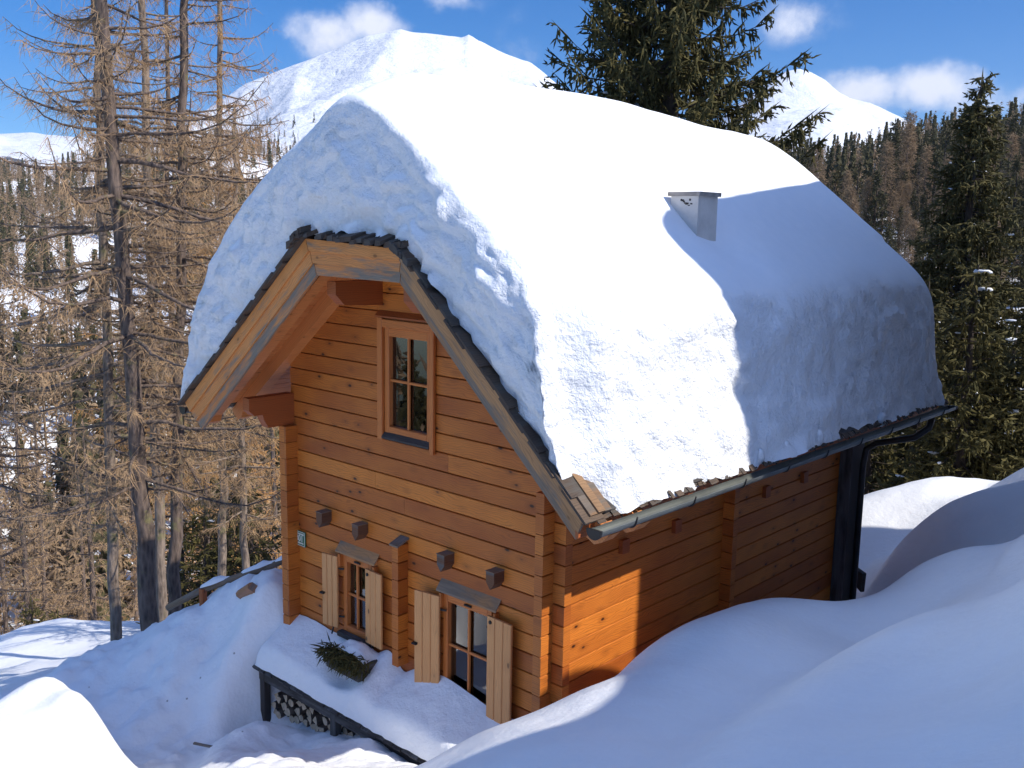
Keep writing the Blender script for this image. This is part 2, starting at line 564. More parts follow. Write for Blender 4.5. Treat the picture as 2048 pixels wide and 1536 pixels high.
def whips(P0, P1, P2, r, n=3):
    """thin bent twigs P0-P1-P2 tapering to a point"""
    m = len(P0)
    r = np.broadcast_to(np.asarray(r, float), (m,))[:, None]
    V = np.empty((m, 2 * n + 1, 3))
    t, a, b = frames(P2 - P0)
    for k in range(n):
        w = 2 * math.pi * k / n
        o = (a * math.cos(w) + b * math.sin(w)) * r
        V[:, k] = P0 + o; V[:, n + k] = P1 + o * 0.75
    V[:, 2 * n] = P2
    Fq, Ft = [], []
    for k in range(n):
        k2 = (k + 1) % n
        Fq += [(k, k2, n + k2), (k, n + k2, n + k)]
        Ft.append((n + k, n + k2, 2 * n))
    F = np.array(Fq + Ft)
    return V.reshape(-1, 3), (F[None] + (np.arange(m) * (2 * n + 1))[:, None, None]).reshape(-1, 3)


def tubes(paths, radii, n=5):
    V, F, k = [], [], 0
    for pts, rad in zip(paths, radii):
        pts = np.asarray(pts, float); rad = np.asarray(rad, float)
        T = np.gradient(pts, axis=0)
        _, a, b = frames(T)
        w = np.arange(n) * 2 * math.pi / n
        ring = pts[:, None] + rad[:, None, None] * (a[:, None] * np.cos(w)[None, :, None] + b[:, None] * np.sin(w)[None, :, None])
        V.append(ring.reshape(-1, 3))
        m = len(pts)
        i = np.arange(m - 1)[:, None] * n; j = np.arange(n)[None]; j2 = (j + 1) % n
        F.append(np.stack([i + j, i + j2, i + n + j2, i + n + j], -1).reshape(-1, 4) + k)
        k += m * n
    return np.concatenate(V), np.concatenate(F)


def join(parts):
    V, F, k = [], [], 0
    for v, f in parts:
        V.append(v); F.append(f + k); k += len(v)
    return np.concatenate(V), np.concatenate(F)


# ================================================================== GROUND
class RBF:
    def __init__(s, pts, c=0.5, lam=1e-3):
        P = np.array(pts, float)
        s.X, s.c = P[:, :2], c
        n = len(P)
        K = s.k(s.X) + np.eye(n) * -lam
        Q = np.c_[np.ones(n), s.X]
        A = np.block([[K, Q], [Q.T, np.zeros((3, 3))]])
        w = np.linalg.solve(A, np.r_[P[:, 2], 0, 0, 0])
        s.w, s.q = w[:n], w[n:]

    def k(s, X):
        d2 = ((X[:, None] - s.X[None]) ** 2).sum(-1)
        return -np.sqrt(d2 + s.c ** 2)

    def __call__(s, X):
        X = np.asarray(X, float)
        return s.k(X) @ s.w + s.q[0] + X @ s.q[1:]


GP = [
    # crest of the big drift in front of the side wall
    (0.2, -1.71, -1.4), (0.35, -1.53, -1.3), (0.5, -1.17, -1.23), (0.62, -0.62, -1.26), (0.75, -0.29, -1.18), (0.85, -0.04, -1.0),
    (0.95, 0.29, -0.82), (1.05, 0.66, -0.75), (1.12, 1.1, -0.75), (1.2, 1.58, -0.81), (1.25, 2.08, -0.99), (1.35, 2.58, -1.23), (1.5, 3.1, -1.24),
    (1.7, 3.18, -1.0), (2.1, 3.03, -0.6), (2.5, 2.81, -0.3), (2.9, 2.72, -0.05),
    # its near slope, up towards the viewer
    (1.57, -2.31, -0.6), (2.66, -2.42, -0.1), (1.77, -1.12, -0.62), (3.43, -2.48, 0.25), (2.48, -0.49, -0.45), (4.35, -2.88, 0.8), (3.82, -0.8, 0.3),
    (2.88, 0.53, -0.25), (1.75, 0.07, -0.68), (2.0, 1.3, -0.75), (2.6, 1.8, -0.42), (3.4, 1.2, 0.1), (2.0, 4.1, -1.35), (2.7, 3.9, -1.0), (3.2, 3.8, -0.6),
    (1.2, -3.4, -0.9), (2.6, -4.2, 0.1), (4.0, -4.6, 0.75), (5.06, -6.06, 0.85), (3.5, -6.5, 0.4), (1.0, -5.5, -0.9), (5.0, -8.5, 0.9),
    # trough along the house
    (0.25, -0.35, -1.95), (0.2, 0.4, -2.0), (0.25, 1.5, -1.9), (0.3, 3.0, -2.2), (0.35, 4.6, -2.6), (0.3, 5.8, -2.75), (0.6, 6.3, -2.6), (0.9, 4.4, -2.0), (1.0, 5.3, -2.0),
    # hollow and bank behind, to the right of the cabin
    (-0.13, 6.6, -2.8), (0.28, 6.5, -2.16), (0.83, 6.5, -1.67), (1.83, 6.0, -0.99), (-0.84, 8.0, -2.75),
    (-1.59, 9.61, -2.3), (-1.3, 10.34, -2.05), (-0.99, 11.09, -1.95), (-0.63, 11.79, -1.9), (-0.2, 12.03, -1.85), (0.3, 12.0, -1.75), (0.75, 11.02, -1.3), (-1.45, 9.4, -2.42), (-0.27, 9.86, -2.1), (0.3, 11.21, -1.85), (-0.34, 8.84, -2.45), (0.71, 8.92, -1.9), (1.41, 8.59, -1.3),
    (-3.2, 9.5, -3.1), (-1.0, 13.5, -2.9), (0.6, 13.3, -2.3), (2.2, 9.8, -0.6), (3.2, 8.0, 0.3), (-3.5, 13, -3.6), (-2.0, 17, -4.2), (1.0, 18, -3.4), (4, 15, -1.5), (-6, 16, -4.6), (-6, 21, -5.6), (-1, 22, -5.4), (3, 23, -4.6),
    # steep uphill bank below the next chalet, unseen and raised to shade the drift
    (5.2, 0.6, 3.1), (4.6, 1.45, 2.85), (4.3, 2.2, 2.5), (5.6, -1.3, 3.75), (6.5, -3.2, 3.9), (7.2, -5.2, 4.1), (8.0, -8.0, 3.9), (7.5, 0.0, 4.0), (8.5, 4.0, 4.0), (6.0, 6.0, 2.4), (9, 9, 3.0), (4.6, 5.0, 1.6), (3.6, 4.4, 0.7), (4.4, -0.4, 1.3), (4.9, -1.9, 1.6), (3.9, 1.6, 1.0),
    (9, -3, 5.0), (10, 2, 5.2), (12, 12, 4.5), (12, -9, 5.5), (5, 18, -0.5), (10, 22, 1.5),
    # under and around the cabin, wood store
    (-1.0, 1.0, -3.2), (-3.0, 1.0, -3.2), (-2.0, 4.0, -3.3), (-3.0, 6.0, -3.4), (-1.3, -0.05, -2.9), (-3.85, -0.45, -2.98), (-3.2, -0.45, -2.88), (-2.58, -0.45, -2.75),
    (-1.9, -0.55, -2.47), (-1.4, -0.6, -2.42), (-0.9, -0.62, -2.35), (-0.5, -0.55, -2.28), (0.0, -0.8, -2.0),
    # trodden path and its near edge
    (-3.7, -0.9, -3.0), (-3.9, -1.4, -3.03), (-3.8, -2.0, -2.95), (-3.3, -2.3, -2.85), (-2.7, -1.0, -2.82), (-4.6, -1.8, -3.05),
    (-3.51, -0.73, -2.9), (-2.88, -1.52, -2.62), (-2.43, -2.0, -2.4), (-1.76, -1.88, -2.1), (-1.05, -1.36, -2.1), (-1.5, -1.0, -2.36), (-2.2, -1.2, -2.5), (-0.5, -2.4, -1.6), (-1.2, -2.8, -1.7), (-0.6, -4.2, -1.3),
    # sunlit mound at the lower left
    (-3.55, -2.70, -1.72), (-3.35, -2.85, -1.68), (-3.1, -2.95, -1.70), (-3.86, -2.87, -1.82), (-3.55, -3.3, -1.75), (-3.2, -2.66, -1.75), (-2.86, -2.75, -1.86), (-2.6, -2.85, -2.1), (-2.0, -3.75, -1.62), (-2.8, -3.4, -1.72), (-4.6, -3.3, -2.95), (-5.2, -3.6, -3.4), (-4.9, -4.4, -3.2), (-6.0, -4.2, -3.8), (-4.4, -5.6, -2.9), (-3.6, -4.5, -2.0), (-1.8, -5.5, -1.4), (-4.3, -2.5, -2.75), (-4.9, -2.8, -2.9),
    # bank left of the cabin
    (-4.55, 0.38, -1.66), (-5.0, 0.05, -1.85), (-5.5, -0.22, -2.15), (-5.9, -0.65, -2.5), (-6.3, -1.2, -2.75), (-6.5, -1.75, -3.0), (-6.6, -2.6, -3.2), (-4.0, -0.25, -2.05), (-4.05, -0.55, -2.45),
    (-4.4, -0.45, -2.2), (-4.8, -0.8, -2.5), (-5.2, -1.2, -2.75), (-4.3, -0.9, -2.75), (-4.3, 1.5, -1.8), (-4.4, 3.5, -2.4), (-5.0, 1.2, -2.1), (-4.3, 6.5, -3.2),
    # the slope falling away to the left, and the little flat below
    (-6.0, 1.0, -2.9), (-6.6, 0.0, -3.1), (-7.3, -1.2, -3.6), (-8.0, 1.0, -3.9), (-9.0, 0.9, -4.4), (-9.0, 3.0, -4.6), (-12.0, 3.0, -5.7), (-10.6, -0.75, -4.95), (-11, 6, -5.8),
    (-14.5, 1.15, -6.5), (-16.8, 2.06, -7.0), (-20.2, 3.6, -8.0), (-14, -4, -6.4), (-20, -5, -8.2), (-9, -5, -5.2), (-6.5, -5, -3.9), (-24, 6, -12.5), (-18, 9, -9.4), (-24, 14, -14), (-15, 16, -7.8), (-12, 24, -8.5), (-24, 24, -16), (-24, -9, -12.5), (-8, -9, -5.0), (-3, -8.5, -1.8), (-7, 10, -4.4),
]
ground_z = RBF(GP, 0.35, 2e-3)


def axis(lo, hi, mid_lo, mid_hi, fine, coarse):
    a = [mid_lo]
    while a[-1] < mid_hi: a.append(a[-1] + fine)
    st = fine
    while a[-1] < hi:
        st = min(st * 1.12, coarse); a.append(a[-1] + st)
    b = [mid_lo]; st = fine
    while b[-1] > lo:
        st = min(st * 1.12, coarse); b.append(b[-1] - st)
    return np.array(b[::-1][:-1] + a)


gx = axis(-27, 14, -6.8, 4.6, 0.055, 0.5)
gy = axis(-13, 28, -5.0, 4.2, 0.055, 0.5)
GX, GY = np.meshgrid(gx, gy)
pts = np.c_[GX.ravel(), GY.ravel()]
GZ = np.concatenate([ground_z(c) for c in np.array_split(pts, 60)])
V = np.c_[pts, GZ]
# wind-drifted fold running up the big drift
fold = np.array([(2.95, -2.9), (2.78, -2.2), (2.5, -1.3), (2.38, -.65), (2.36, -.05), (2.45, .5), (2.62, 1.2), (2.9, 1.8)])
ft_ = np.linspace(0, 1, 60); fs_ = np.linspace(0, 1, len(fold))
fp = np.c_[np.interp(ft_, fs_, fold[:, 0]), np.interp(ft_, fs_, fold[:, 1])]
sel = np.where((pts[:, 0] > .8) & (pts[:, 0] < 4.5) & (pts[:, 1] > -4.5) & (pts[:, 1] < 3))[0]
dd = np.linalg.norm(pts[sel][:, None] - fp[None], axis=2); kk = dd.argmin(1)
sd_ = dd.min(1) * np.sign(pts[sel, 0] - fp[kk, 0]); fade = np.sin(np.pi * np.clip(ft_[kk] * .9 + .05, 0, 1)) ** .6
V[sel, 2] += fade * (.15 * np.exp(-((sd_ - .28) / .36) ** 2) - .10 * np.exp(-((sd_ + .26) / .3) ** 2))
for i in range(len(V)):
    x, y, z = V[i]
    # rough where dug and trodden (left bank, path), soft and wind-smoothed elsewhere
    rough = 1.0 if (-6.5 < x < -3.4 and -2.4 < y < 1.2) else 0.0
    if -3.4 <= x < -1.0 and -2.2 < y < -0.3: rough = 0.6
    a = 0.06 * fbm(x * 0.7, y * 0.7, 0, 2)
    if rough: a += rough * (0.10 * fbm(x * 2.1, y * 2.1, 3, 4) + 0.085 * abs(fbm(x * 4.3, y * 4.3, 8, 3)) - .05)
    else: a += 0.012 * fbm(x * 2.0, y * 2.0, 5, 2)
    if x < -8 or y > 8: a *= 2.0
    V[i, 2] = z + a
nx, ny = len(gx), len(gy)
I, J = np.meshgrid(np.arange(ny - 1), np.arange(nx - 1), indexing='ij')
b0 = (I * nx + J).ravel()
GF = np.stack([b0, b0 + 1, b0 + nx + 1, b0 + nx], -1)
cx_, cy_ = V[GF].mean(1)[:, 0], V[GF].mean(1)[:, 1]
gm = (((cx_ > -6.4) & (cx_ < -1.2) & (cy_ > -2.35) & (cy_ < 1.0)) & ~((cx_ > -2.9) & (cy_ < -1.9))).astype(int)
ground = np_mesh("ground", V, GF, [M_SNOW, M_SNOWG], smooth=True, mi=gm)
tag(ground, kind='structure', label='deep snow drifts and trodden path around the cabin')


# ------------------------------------------------------------------ far terrain
def mountain_mat(name, rock, trees_lo, trees_hi, hue=(0.84, 0.86, 0.90)):
    t = NT(name)
    co = t.node('TexCoord').outputs['Object']
    sx = t.node('SeparateXYZ'); t.l.new(co, sx.inputs[0])
    n = t.noise(co, 0.012, 8, 0.62)
    nf = t.noise(co, 0.05, 6, 0.7)
    c = t.mix(t.maprange(n, 0.35, 0.65), hue, tuple(x * 0.93 for x in hue))
    c = t.mix(t.maprange(t.math('ADD', t.math('MULTIPLY', n, 0.45), t.math('MULTIPLY', nf, 0.6)), rock, rock + 0.05, 0, 0.75), c, (0.16, 0.15, 0.15))
    if trees_hi > trees_lo:
        z = t.math('ADD', sx.outputs[2], t.math('MULTIPLY', t.math('SUBTRACT', n, 0.5), 160.0))
        f = t.math('ADD', t.maprange(z, trees_hi, trees_lo), t.math('MULTIPLY', t.math('SUBTRACT', nf, 0.5), 1.4))
        c = t.mix(t.maprange(f, 0.62, 0.75), c, (0.075, 0.072, 0.075))
    t.col(c, 0.8)
    t.b.inputs['Specular IOR Level'].default_value = 0.1
    t.bump(t.math('ADD', t.math('MULTIPLY', n, 20.0), t.math('MULTIPLY', nf, 1.2)), 1.0, 1.0)
    return t.m


class Slope:
    """a hill: crest line plus a face that runs down towards the viewer's valley, and a back that falls away"""
    def __init__(s, crest, foot_d, foot_z, power=1.4, rough=0.0, rs=0.01, spurs=0.0):
        P = np.array(crest, float)
        d = np.r_[0, np.cumsum(np.linalg.norm(np.diff(P[:, :2], axis=0), axis=1))]
        s.len = d[-1]; s.d, s.P = d / d[-1], P
        s.T = np.linspace(0, 1, 300)
        s.CS = np.mean([[np.interp(np.clip(s.T + dt, 0, 1), s.d, P[:, k]) for k in range(3)] for dt in np.linspace(-.11, .11, 9)], axis=0).T
        s.fd, s.fz, s.pw, s.ro, s.rs, s.sp = foot_d, foot_z, power, rough, rs, spurs

    def at(s, t, f):
        """t along the crest 0..1, f 0 at the crest .. 1 at the foot, negative behind the crest"""
        c = np.array([np.interp(t, s.d, s.P[:, k]) for k in range(3)])
        if f > 0:
            cs = np.array([np.interp(t, s.T, s.CS[:, k]) for k in range(3)])
            w = min(1.0, f / .22); w = w * w * (3 - 2 * w)
            c = c * (1 - w) + cs * w
        h = np.array([CX, CY]) - c[:2]
        D = np.linalg.norm(h); h /= D
        if f < 0:
            q = c[:2] + h * f * D * 0.6
            z = c[2] + f * (c[2] - s.fz) * 1.2
        else:
            q = c[:2] + h * f * (D - s.fd)
            z = s.fz + (c[2] - s.fz) * (1 - f) ** s.pw
        k = min(1.0, abs(f) * 6 + 0.02)
        if s.sp:
            rid = 1 - abs(mnoise.noise(Vector((t * s.sp + f * 0.9, f * 0.8, 2.2))))
            z += s.ro * 2.2 * k * (rid - 0.75)
        z += s.ro * k * fbm(q[0] * s.rs, q[1] * s.rs, 0, 5)
        z += s.ro * 0.06 * fbm(q[0] * s.rs * 9, q[1] * s.rs * 9, 4, 3)
        return np.array([q[0], q[1], z])

    def mesh(s, name, mat, nt, nf, back=6):
        fs = np.r_[-np.linspace(1, 0.08, back), np.linspace(0, 1, nf) ** 1.25]
        P = np.array([[s.at(t, f) for t in np.linspace(0, 1, nt)] for f in fs])
        n = len(fs)
        I, J = np.meshgrid(np.arange(n - 1), np.arange(nt - 1), indexing='ij')
        b = (I * nt + J).ravel()
        o = np_mesh(name, P.reshape(-1, 3), np.stack([b, b + nt, b + nt + 1, b + 1], -1), mat, smooth=True)
        return tag(o, kind='structure')


M1 = Slope([(-2500, 560, 60), (-2243.5, 1086.7, 163.0), (-2192.1, 1186.6, 213.9), (-2146.4, 1267.1, 276.1), (-2109.7, 1327.3, 328.2), (-2064.6, 1396.2, 365.0), (-2023.8, 1454.7, 394.1), (-1980.9, 1512.5, 424.4), (-1943.7, 1560.0, 452.7), (-1913.0, 1597.4, 464.1), (-1889.4, 1625.2, 473.8), (-1873.5, 1643.5, 467.6), (-1849.1, 1670.8, 466.6), (-1807.5, 1715.7, 461.4), (-1786.2, 1737.9, 458.7), (-1775.1, 1749.2, 466.2), (-1760.2, 1764.2, 453.7), (-1733.7, 1790.2, 436.8), (-1702.2, 1820.2, 417.5), (-1665.5, 1853.8, 402.9), (-1642.0, 1874.7, 379.5), (-1598.9, 1911.5, 338.3), (-1510.2, 1982.4, 267.1), (-1377.7, 2076.7, 195.5), (-1200, 2200, 120)], 800, -60, 1.25, 30, 0.0026, 8)
M2 = Slope([(-2100, 2450, 90), (-1828.2, 2616.7, 202.5), (-1701.3, 2701.0, 295.9), (-1575.5, 2776.4, 416.2), (-1519.0, 2807.7, 467.3), (-1480.8, 2828.1, 485.6), (-1448.4, 2844.8, 490.5), (-1421.8, 2858.2, 482.4), (-1381.2, 2878.1, 456.4), (-1339.7, 2897.7, 417.2), (-1312.7, 2910.0, 401.8), (-1259.6, 2933.4, 385.9), (-1179.2, 2966.7, 344.6), (-1111.8, 2992.7, 301.3), (-979.5, 3038.7, 230.1), (-785.8, 3094.7, 129.7)], 1100, -40, 1.2, 22, 0.003, 6)
M0 = Slope([(-3990, 300, 180), (-3883.2, 932.9, 232.9), (-3826.5, 1142.4, 262.1), (-3753.7, 1362.2, 295.8), (-3719.6, 1452.4, 306.4), (-3682.8, 1543.0, 299.4), (-3628.7, 1666.0, 297.2), (-3569.1, 1789.9, 276.3), (-3468.5, 1977.4, 214.1)], 1300, -100, 1.0, 30, 0.003, 6)
HL = Slope([(-690, -40, 22), (-672.7, 169.0, 22.1), (-662.0, 206.3, 24.2), (-647.2, 248.0, 27.1), (-639.5, 266.9, 30.0), (-631.0, 286.3, 40.3), (-620.3, 308.5, 48.8), (-611.7, 325.1, 51.9), (-599.3, 347.2, 52.1), (-591.0, 361.0, 52.1), (-582.3, 374.8, 49.4), (-575.0, 385.7, 44.9), (-547.3, 423.9, 41.3), (-502.1, 476.5, 36.2), (-420, 560, 20)], 55, -34, 1.15, 9, 0.012)
HR = Slope([(-175, 185, 8), (-149.1, 203.3, 10.7), (-135.4, 212.7, 12.2), (-122.6, 220.4, 15.1), (-111.9, 226.1, 16.9), (-105.5, 229.3, 17.2), (-96.1, 233.5, 19.8), (-85.8, 237.5, 23.4), (-75.7, 241.1, 23.5), (-66.0, 244.0, 24.5), (-51.5, 247.7, 25.5), (-24.9, 252.2, 28.0), (20, 256, 29), (90, 250, 32)], 24, -7.5, 1.0, 2.4, 0.03)
M1.mesh("mountain", mountain_mat("mountain_snow", 0.715, 40, 165), 260, 110)
M2.mesh("mountain", mountain_mat("mountain_snow_far", 0.72, 90, 185), 180, 80)
M0.mesh("mountain", mountain_mat("mountain_snow_left", 0.64, 120, 215), 140, 60)
M_HILL = snow_mat("hill_snow", 0.08, 1.2, 0.6, 0.12)
HL.mesh("hillside", M_HILL, 150, 90)
HR.mesh("hillside", M_HILL, 120, 70)
# the near valley side between the garden and the far slopes, and the hill behind the viewer
VB = Slope([(-27, -60, -16), (-27, -13, -10.5), (-27, 2, -10.2), (-27, 14, -12), (-25, 28, -13.5), (-12, 28, -9.5), (0, 28, -6.4), (14, 28, 0)], 20, -10, 1.0)
va = []
ang = np.linspace(0, 2 * math.pi, 97)
for r_, dz in ((0, 0), (6, -1.2), (20, -6), (45, -14), (90, -22), (160, -30)):
    row = []
    for t in ang:
        c, s_ = math.cos(t), math.sin(t)
        k = 1.0 / max(abs(c) / 20.5, abs(s_) / 20.5)
        x, y = -6.5 + c * k, 7.5 + s_ * k
        z = float(ground_z(np.array([[x, y]]))[0])
        up_ = max(0.0, c * 0.9 - 0.1 - 0.6 * max(0, s_ - .4))
        z2 = z + dz * (1 - 1.6 * up_) - 0.15
        if s_ > 0.55: z2 = z + dz * 0.10 - 0.15
        row.append((x + c * r_, y + s_ * r_, z2 + (0 if r_ == 0 else 0.8 * fbm(x * .1 + r_, y * .1, 0, 3))))
    va.append(row)
mb = MB(); mb.grid(va, flip=True)
tag(mb.build("terrain", M_HILL), kind='structure')

# ================================================================== CABIN
H = 0.18
YF = -0.75          # plane of the barge boards
YR = 6.5            # rear roof edge
LT, LTT, RTT, RT = Vector((-4.72, 0, 0.47)), Vector((-2.42, 0, 2.31)), Vector((-1.10, 0, 2.25)), Vector((0.90, 0, 0.39))
LI, LTI, RTI, RI = Vector((-4.45, 0, 0.20)), Vector((-2.31, 0, 1.98)), Vector((-1.15, 0, 1.97)), Vector((0.80, 0, 0.20))


def at_y(v, y): return Vector((v.x, y, v.z))


cabin = tag(empty("log_cabin", (0, 0, -3)), "honey brown log cabin with shuttered windows under a thick snow load", "cabin")
cabin.location = (0, 0, 0)

OPEN = [(-2.22, -1.50, 0.40, 1.48), (-2.90, -2.40, -1.84, -0.98), (-1.35, -0.70, -2.02, -0.98)]
LOGP = [(0, 0.004), (0.010, 0.0), (0.078, 0.0), (0.09, 0.012), (0.09, H - 0.012), (0.078, H), (0.010, H), (0, H - 0.004)]


def log_profile(face):
    """section of a wall log (a = outwards from the inner face, b = up); V-joint on the outside"""
    return [(0, 0.003), (0.081, 0.003), (0.092, 0.010), (0.092, H - 0.008), (0.081, H - 0.003), (0, H - 0.003)]


def slopeL(z): return LI.x + (z - LI.z) * (LTI.x - LI.x) / (LTI.z - LI.z)
def slopeR(z): return RI.x + (z - RI.z) * (RTI.x - RI.x) / (RTI.z - RI.z)


gw = MB()
for k in range(-10, 17):
    z0 = -k * H; z1 = z0 + H
    zm = z0 + H * 0.75
    x0, x1 = -3.80, 0.13
    if z1 > 0.55: x0 = max(x0, -4.66 + (z1 - .43) * 1.25)
    if z1 > 0.10: x1 = min(x1, slopeR(zm) - 0.05)
    if z0 > 1.85 or x1 - x0 < 0.2: continue
    segs = [(x0, x1)]
    for a, b, c, d in OPEN:
        if min(z1, d) - max(z0, c) > H * 0.5:
            ns = []
            for s0, s1 in segs:
                if a > s0: ns.append((s0, min(a, s1)))
                if b < s1: ns.append((max(b, s0), s1))
            segs = [q for q in ns if q[1] - q[0] > 0.02]
    tone = random.random()
    for s0, s1 in segs:
        # split long logs with a butt joint now and then
        cuts = [s0]
        if s1 - s0 > 1.8 and random.random() < 0.6: cuts.append(s0 + (s1 - s0) * random.uniform(0.3, 0.7))
        cuts.append(s1)
        for a, b in zip(cuts[:-1], cuts[1:]):
            gw.prism(log_profile(0), (a, 0.092, z0), (b - a - 0.002, 0, 0), (0, -1, 0), (0, 0, 1), min(1, max(0, tone + random.uniform(-.3, .3))))
gw.build("gable_wall", M_WALL, cabin)

sw = MB()
ZS = -0.448
for m in range(-4, 15):
    z0 = ZS - m * H; z1 = z0 + H
    if z1 > 0.32: continue
    t = random.random()
    sw.prism(log_profile(0), (-0.092, -0.14, z0), (0, 2.80 - -0.14, 0), (1, 0, 0), (0, 0, 1), t)
    sw.prism(log_profile(0), (-0.092, 2.803, z0), (0, 5.90 - 2.803, 0), (1, 0, 0), (0, 0, 1), min(1, max(0, t + random.uniform(-.3, .3))))
sw.build("side_wall", M_WALL, cabin)
lw_ = MB()
for m in range(-4, 15):
    z0 = ZS - m * H
    if z0 + H > 0.45: continue
    lw_.prism(log_profile(0), (-3.72, -0.15, z0), (0, 6.05, 0), (-1, 0, 0), (0, 0, 1))
    lw_.prism([(0, 0.003), (0.03, 0.003), (0.03, H - .003), (0, H - .003)], (-3.72, -0.15, z0), (0, 0.16, 0), (1, 0, 0), (0, 0, 1))
lw_.build("side_wall", M_WALL, cabin)
bw = MB()
for k in range(-10, 17):
    z0 = -k * H
    x0, x1 = -3.80, 0.13
    if z0 > 0.3: x0, x1 = max(x0, slopeL(z0 + .13) + 0.05), min(x1, slopeR(z0 + .13) - .05)
    if x1 - x0 < .2 or z0 > 1.85: continue
    bw.prism(log_profile(0), (x0, 5.67, z0), (x1 - x0, 0, 0), (0, 1, 0), (0, 0, 1))
bw.build("rear_wall", M_WALL, cabin)
# crossing log ends: inner wall through the gable, cross wall through the side
ce = MB()
for m in range(1, 10):
    z0 = ZS - m * H + 0.18
    if z0 + H > -0.60: continue
    ce.prism(log_profile(0), (-1.955, -0.13, max(z0, -2.1)), (0, 0.13, 0), (1, 0, 0), (0, 0, 1))
ce.build("cross_wall_end", M_WALL, cabin)
cap = MB()
cap.beam((-1.91, -0.15, -0.635), (-1.91, 0.0, -0.58), 0.13, 0.025)
cap.build("weather_cap", M_GREY, cabin)
ce = MB()
for k in range(-2, 16):
    z0 = -k * H - 0.02
    if z0 + H > 0.25: continue
    ce.prism(log_profile(0), (0.0, 2.862, z0), (0.13, 0, 0), (0, -1, 0), (0, 0, 1))
ce.build("cross_wall_end", M_WALL, cabin)
# floor joist ends poking through the walls
for x in (-3.14, -2.53, -1.26, -0.62):
    j = MB()
    j.prism([(-.05, .02), (0, -.045), (.05, .02), (.05, .12), (-.05, .12)], (x, -0.13, -0.69), (0, 0.14, 0), (1, 0, 0), (0, 0, 1), 0.6)
    o = j.build("joist_end", M_JOIST, cabin)
    j2 = MB(); j2.box((x - .054, -.137, -0.571), (x + .054, 0, -0.564)); j2.build("weather_cap", M_GREY, o)
for y in (0.98, 1.85, 3.66, 4.58):
    j = MB(); j.box((0, y - .055, -0.50), (0.045, y + .055, -0.37), 'x', 0.6); j.build("joist_end", M_BEAM, cabin)
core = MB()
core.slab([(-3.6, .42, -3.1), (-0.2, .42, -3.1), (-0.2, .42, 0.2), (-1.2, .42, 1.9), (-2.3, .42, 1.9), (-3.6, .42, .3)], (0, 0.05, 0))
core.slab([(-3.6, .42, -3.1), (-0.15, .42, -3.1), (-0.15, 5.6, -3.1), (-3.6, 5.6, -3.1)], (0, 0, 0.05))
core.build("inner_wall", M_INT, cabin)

# ---- roof
roof = MB()
outer = [LT, LTT, RTT, RT]
inn = []
for p, n in ((LT, (.6, -.78)), (LTT, (.3, -1.0)), (RTT, (-.3, -1.0)), (RT, (-.6, -.78))):
    inn.append(Vector((p.x + n[0] * .06, 0, p.z + n[1] * .06)))
poly = outer + inn[::-1]
for a, b in ((0, 1), (1, 2), (2, 3)):
    q = [outer[a], outer[b], inn[b], inn[a]]
    roof.prism([(v.x, v.z) for v in q], (0, YF + 0.03, 0), (0, YR - YF - 0.03, 0), (1, 0, 0), (0, 0, 1), 0.4)
roof_o = roof.build("roof", M_DARKW, cabin)
sof = MB()
for (p, q) in ((inn[0], inn[1]), (inn[1], inn[2]), (inn[2], inn[3])):
    d = q - p; n = int(d.length / 0.105); e = d.normalized()
    nr = Vector((e.z, 0, -e.x))
    for i in range(n):
        a = p + e * (d.length * i / n)
        sof.prism([(0, 0), (d.length / n - .004, 0), (d.length / n - .004, .018), (0, .018)], at_y(a, YF + .05) + nr * 0.001, (0, 0.80, 0), e, nr)
        sof.prism([(0, 0), (d.length / n - .004, 0), (d.length / n - .004, .018), (0, .018)], at_y(a, 0.09) + nr * 0.001, (0, YR - .15, 0), e, nr)
sof.build("soffit", M_SOFFIT, roof_o)


def barge(yf, sgn):
    out = []
    for (o1, o2, i1, i2) in ((LT, LTT, LI, LTI), (RTT, RT, RTI, RI), (LTT, RTT, LTI, RTI)):
        b = MB()
        for k in range(3):
            f0, f1 = k / 3 + (0.006 if k else 0), (k + 1) / 3
            y = yf + sgn * k * 0.018
            q = [o1.lerp(i1, f0), o2.lerp(i2, f0), o2.lerp(i2, f1), o1.lerp(i1, f1)]
            sh = 0.004
            dv = (q[1] - q[0]).normalized() * sh
            q = [q[0] + dv, q[1] - dv, q[2] - dv, q[3] + dv]
            b.slab([at_y(v, y) for v in q], (0, sgn * 0.028, 0), tone=(0.25, 0.4, 0.85)[k])
        out.append(b)
    return out


for b, mt in zip(barge(YF, 1), (M_BARGE, M_OLD, M_BARGE)): b.build("bargeboard", mt, roof_o)
for b in barge(YR, -1): b.build("bargeboard", M_BARGE, roof_o)
# rafters with shaped tails under the front overhang
for (o, i, ys) in ((inn[0], inn[1], (-0.46, -0.06)), (inn[3], inn[2], (-0.46, -0.06))):
    e = (i - o).normalized(); nr = Vector((e.z, 0, -e.x))
    if nr.z > 0: nr = -nr
    Ln = (i - o).length
    for y in ys:
        r = MB()
        pr = [(-0.15, .02), (Ln, .02), (Ln, .16), (0.02, .16), (-.04, .20), (-.12, .18), (-.15, .11)]
        r.prism(pr, at_y(o, y - .07), (0, .14, 0), e, nr, 0.1)
        r.build("rafter", M_SOFFIT, roof_o)
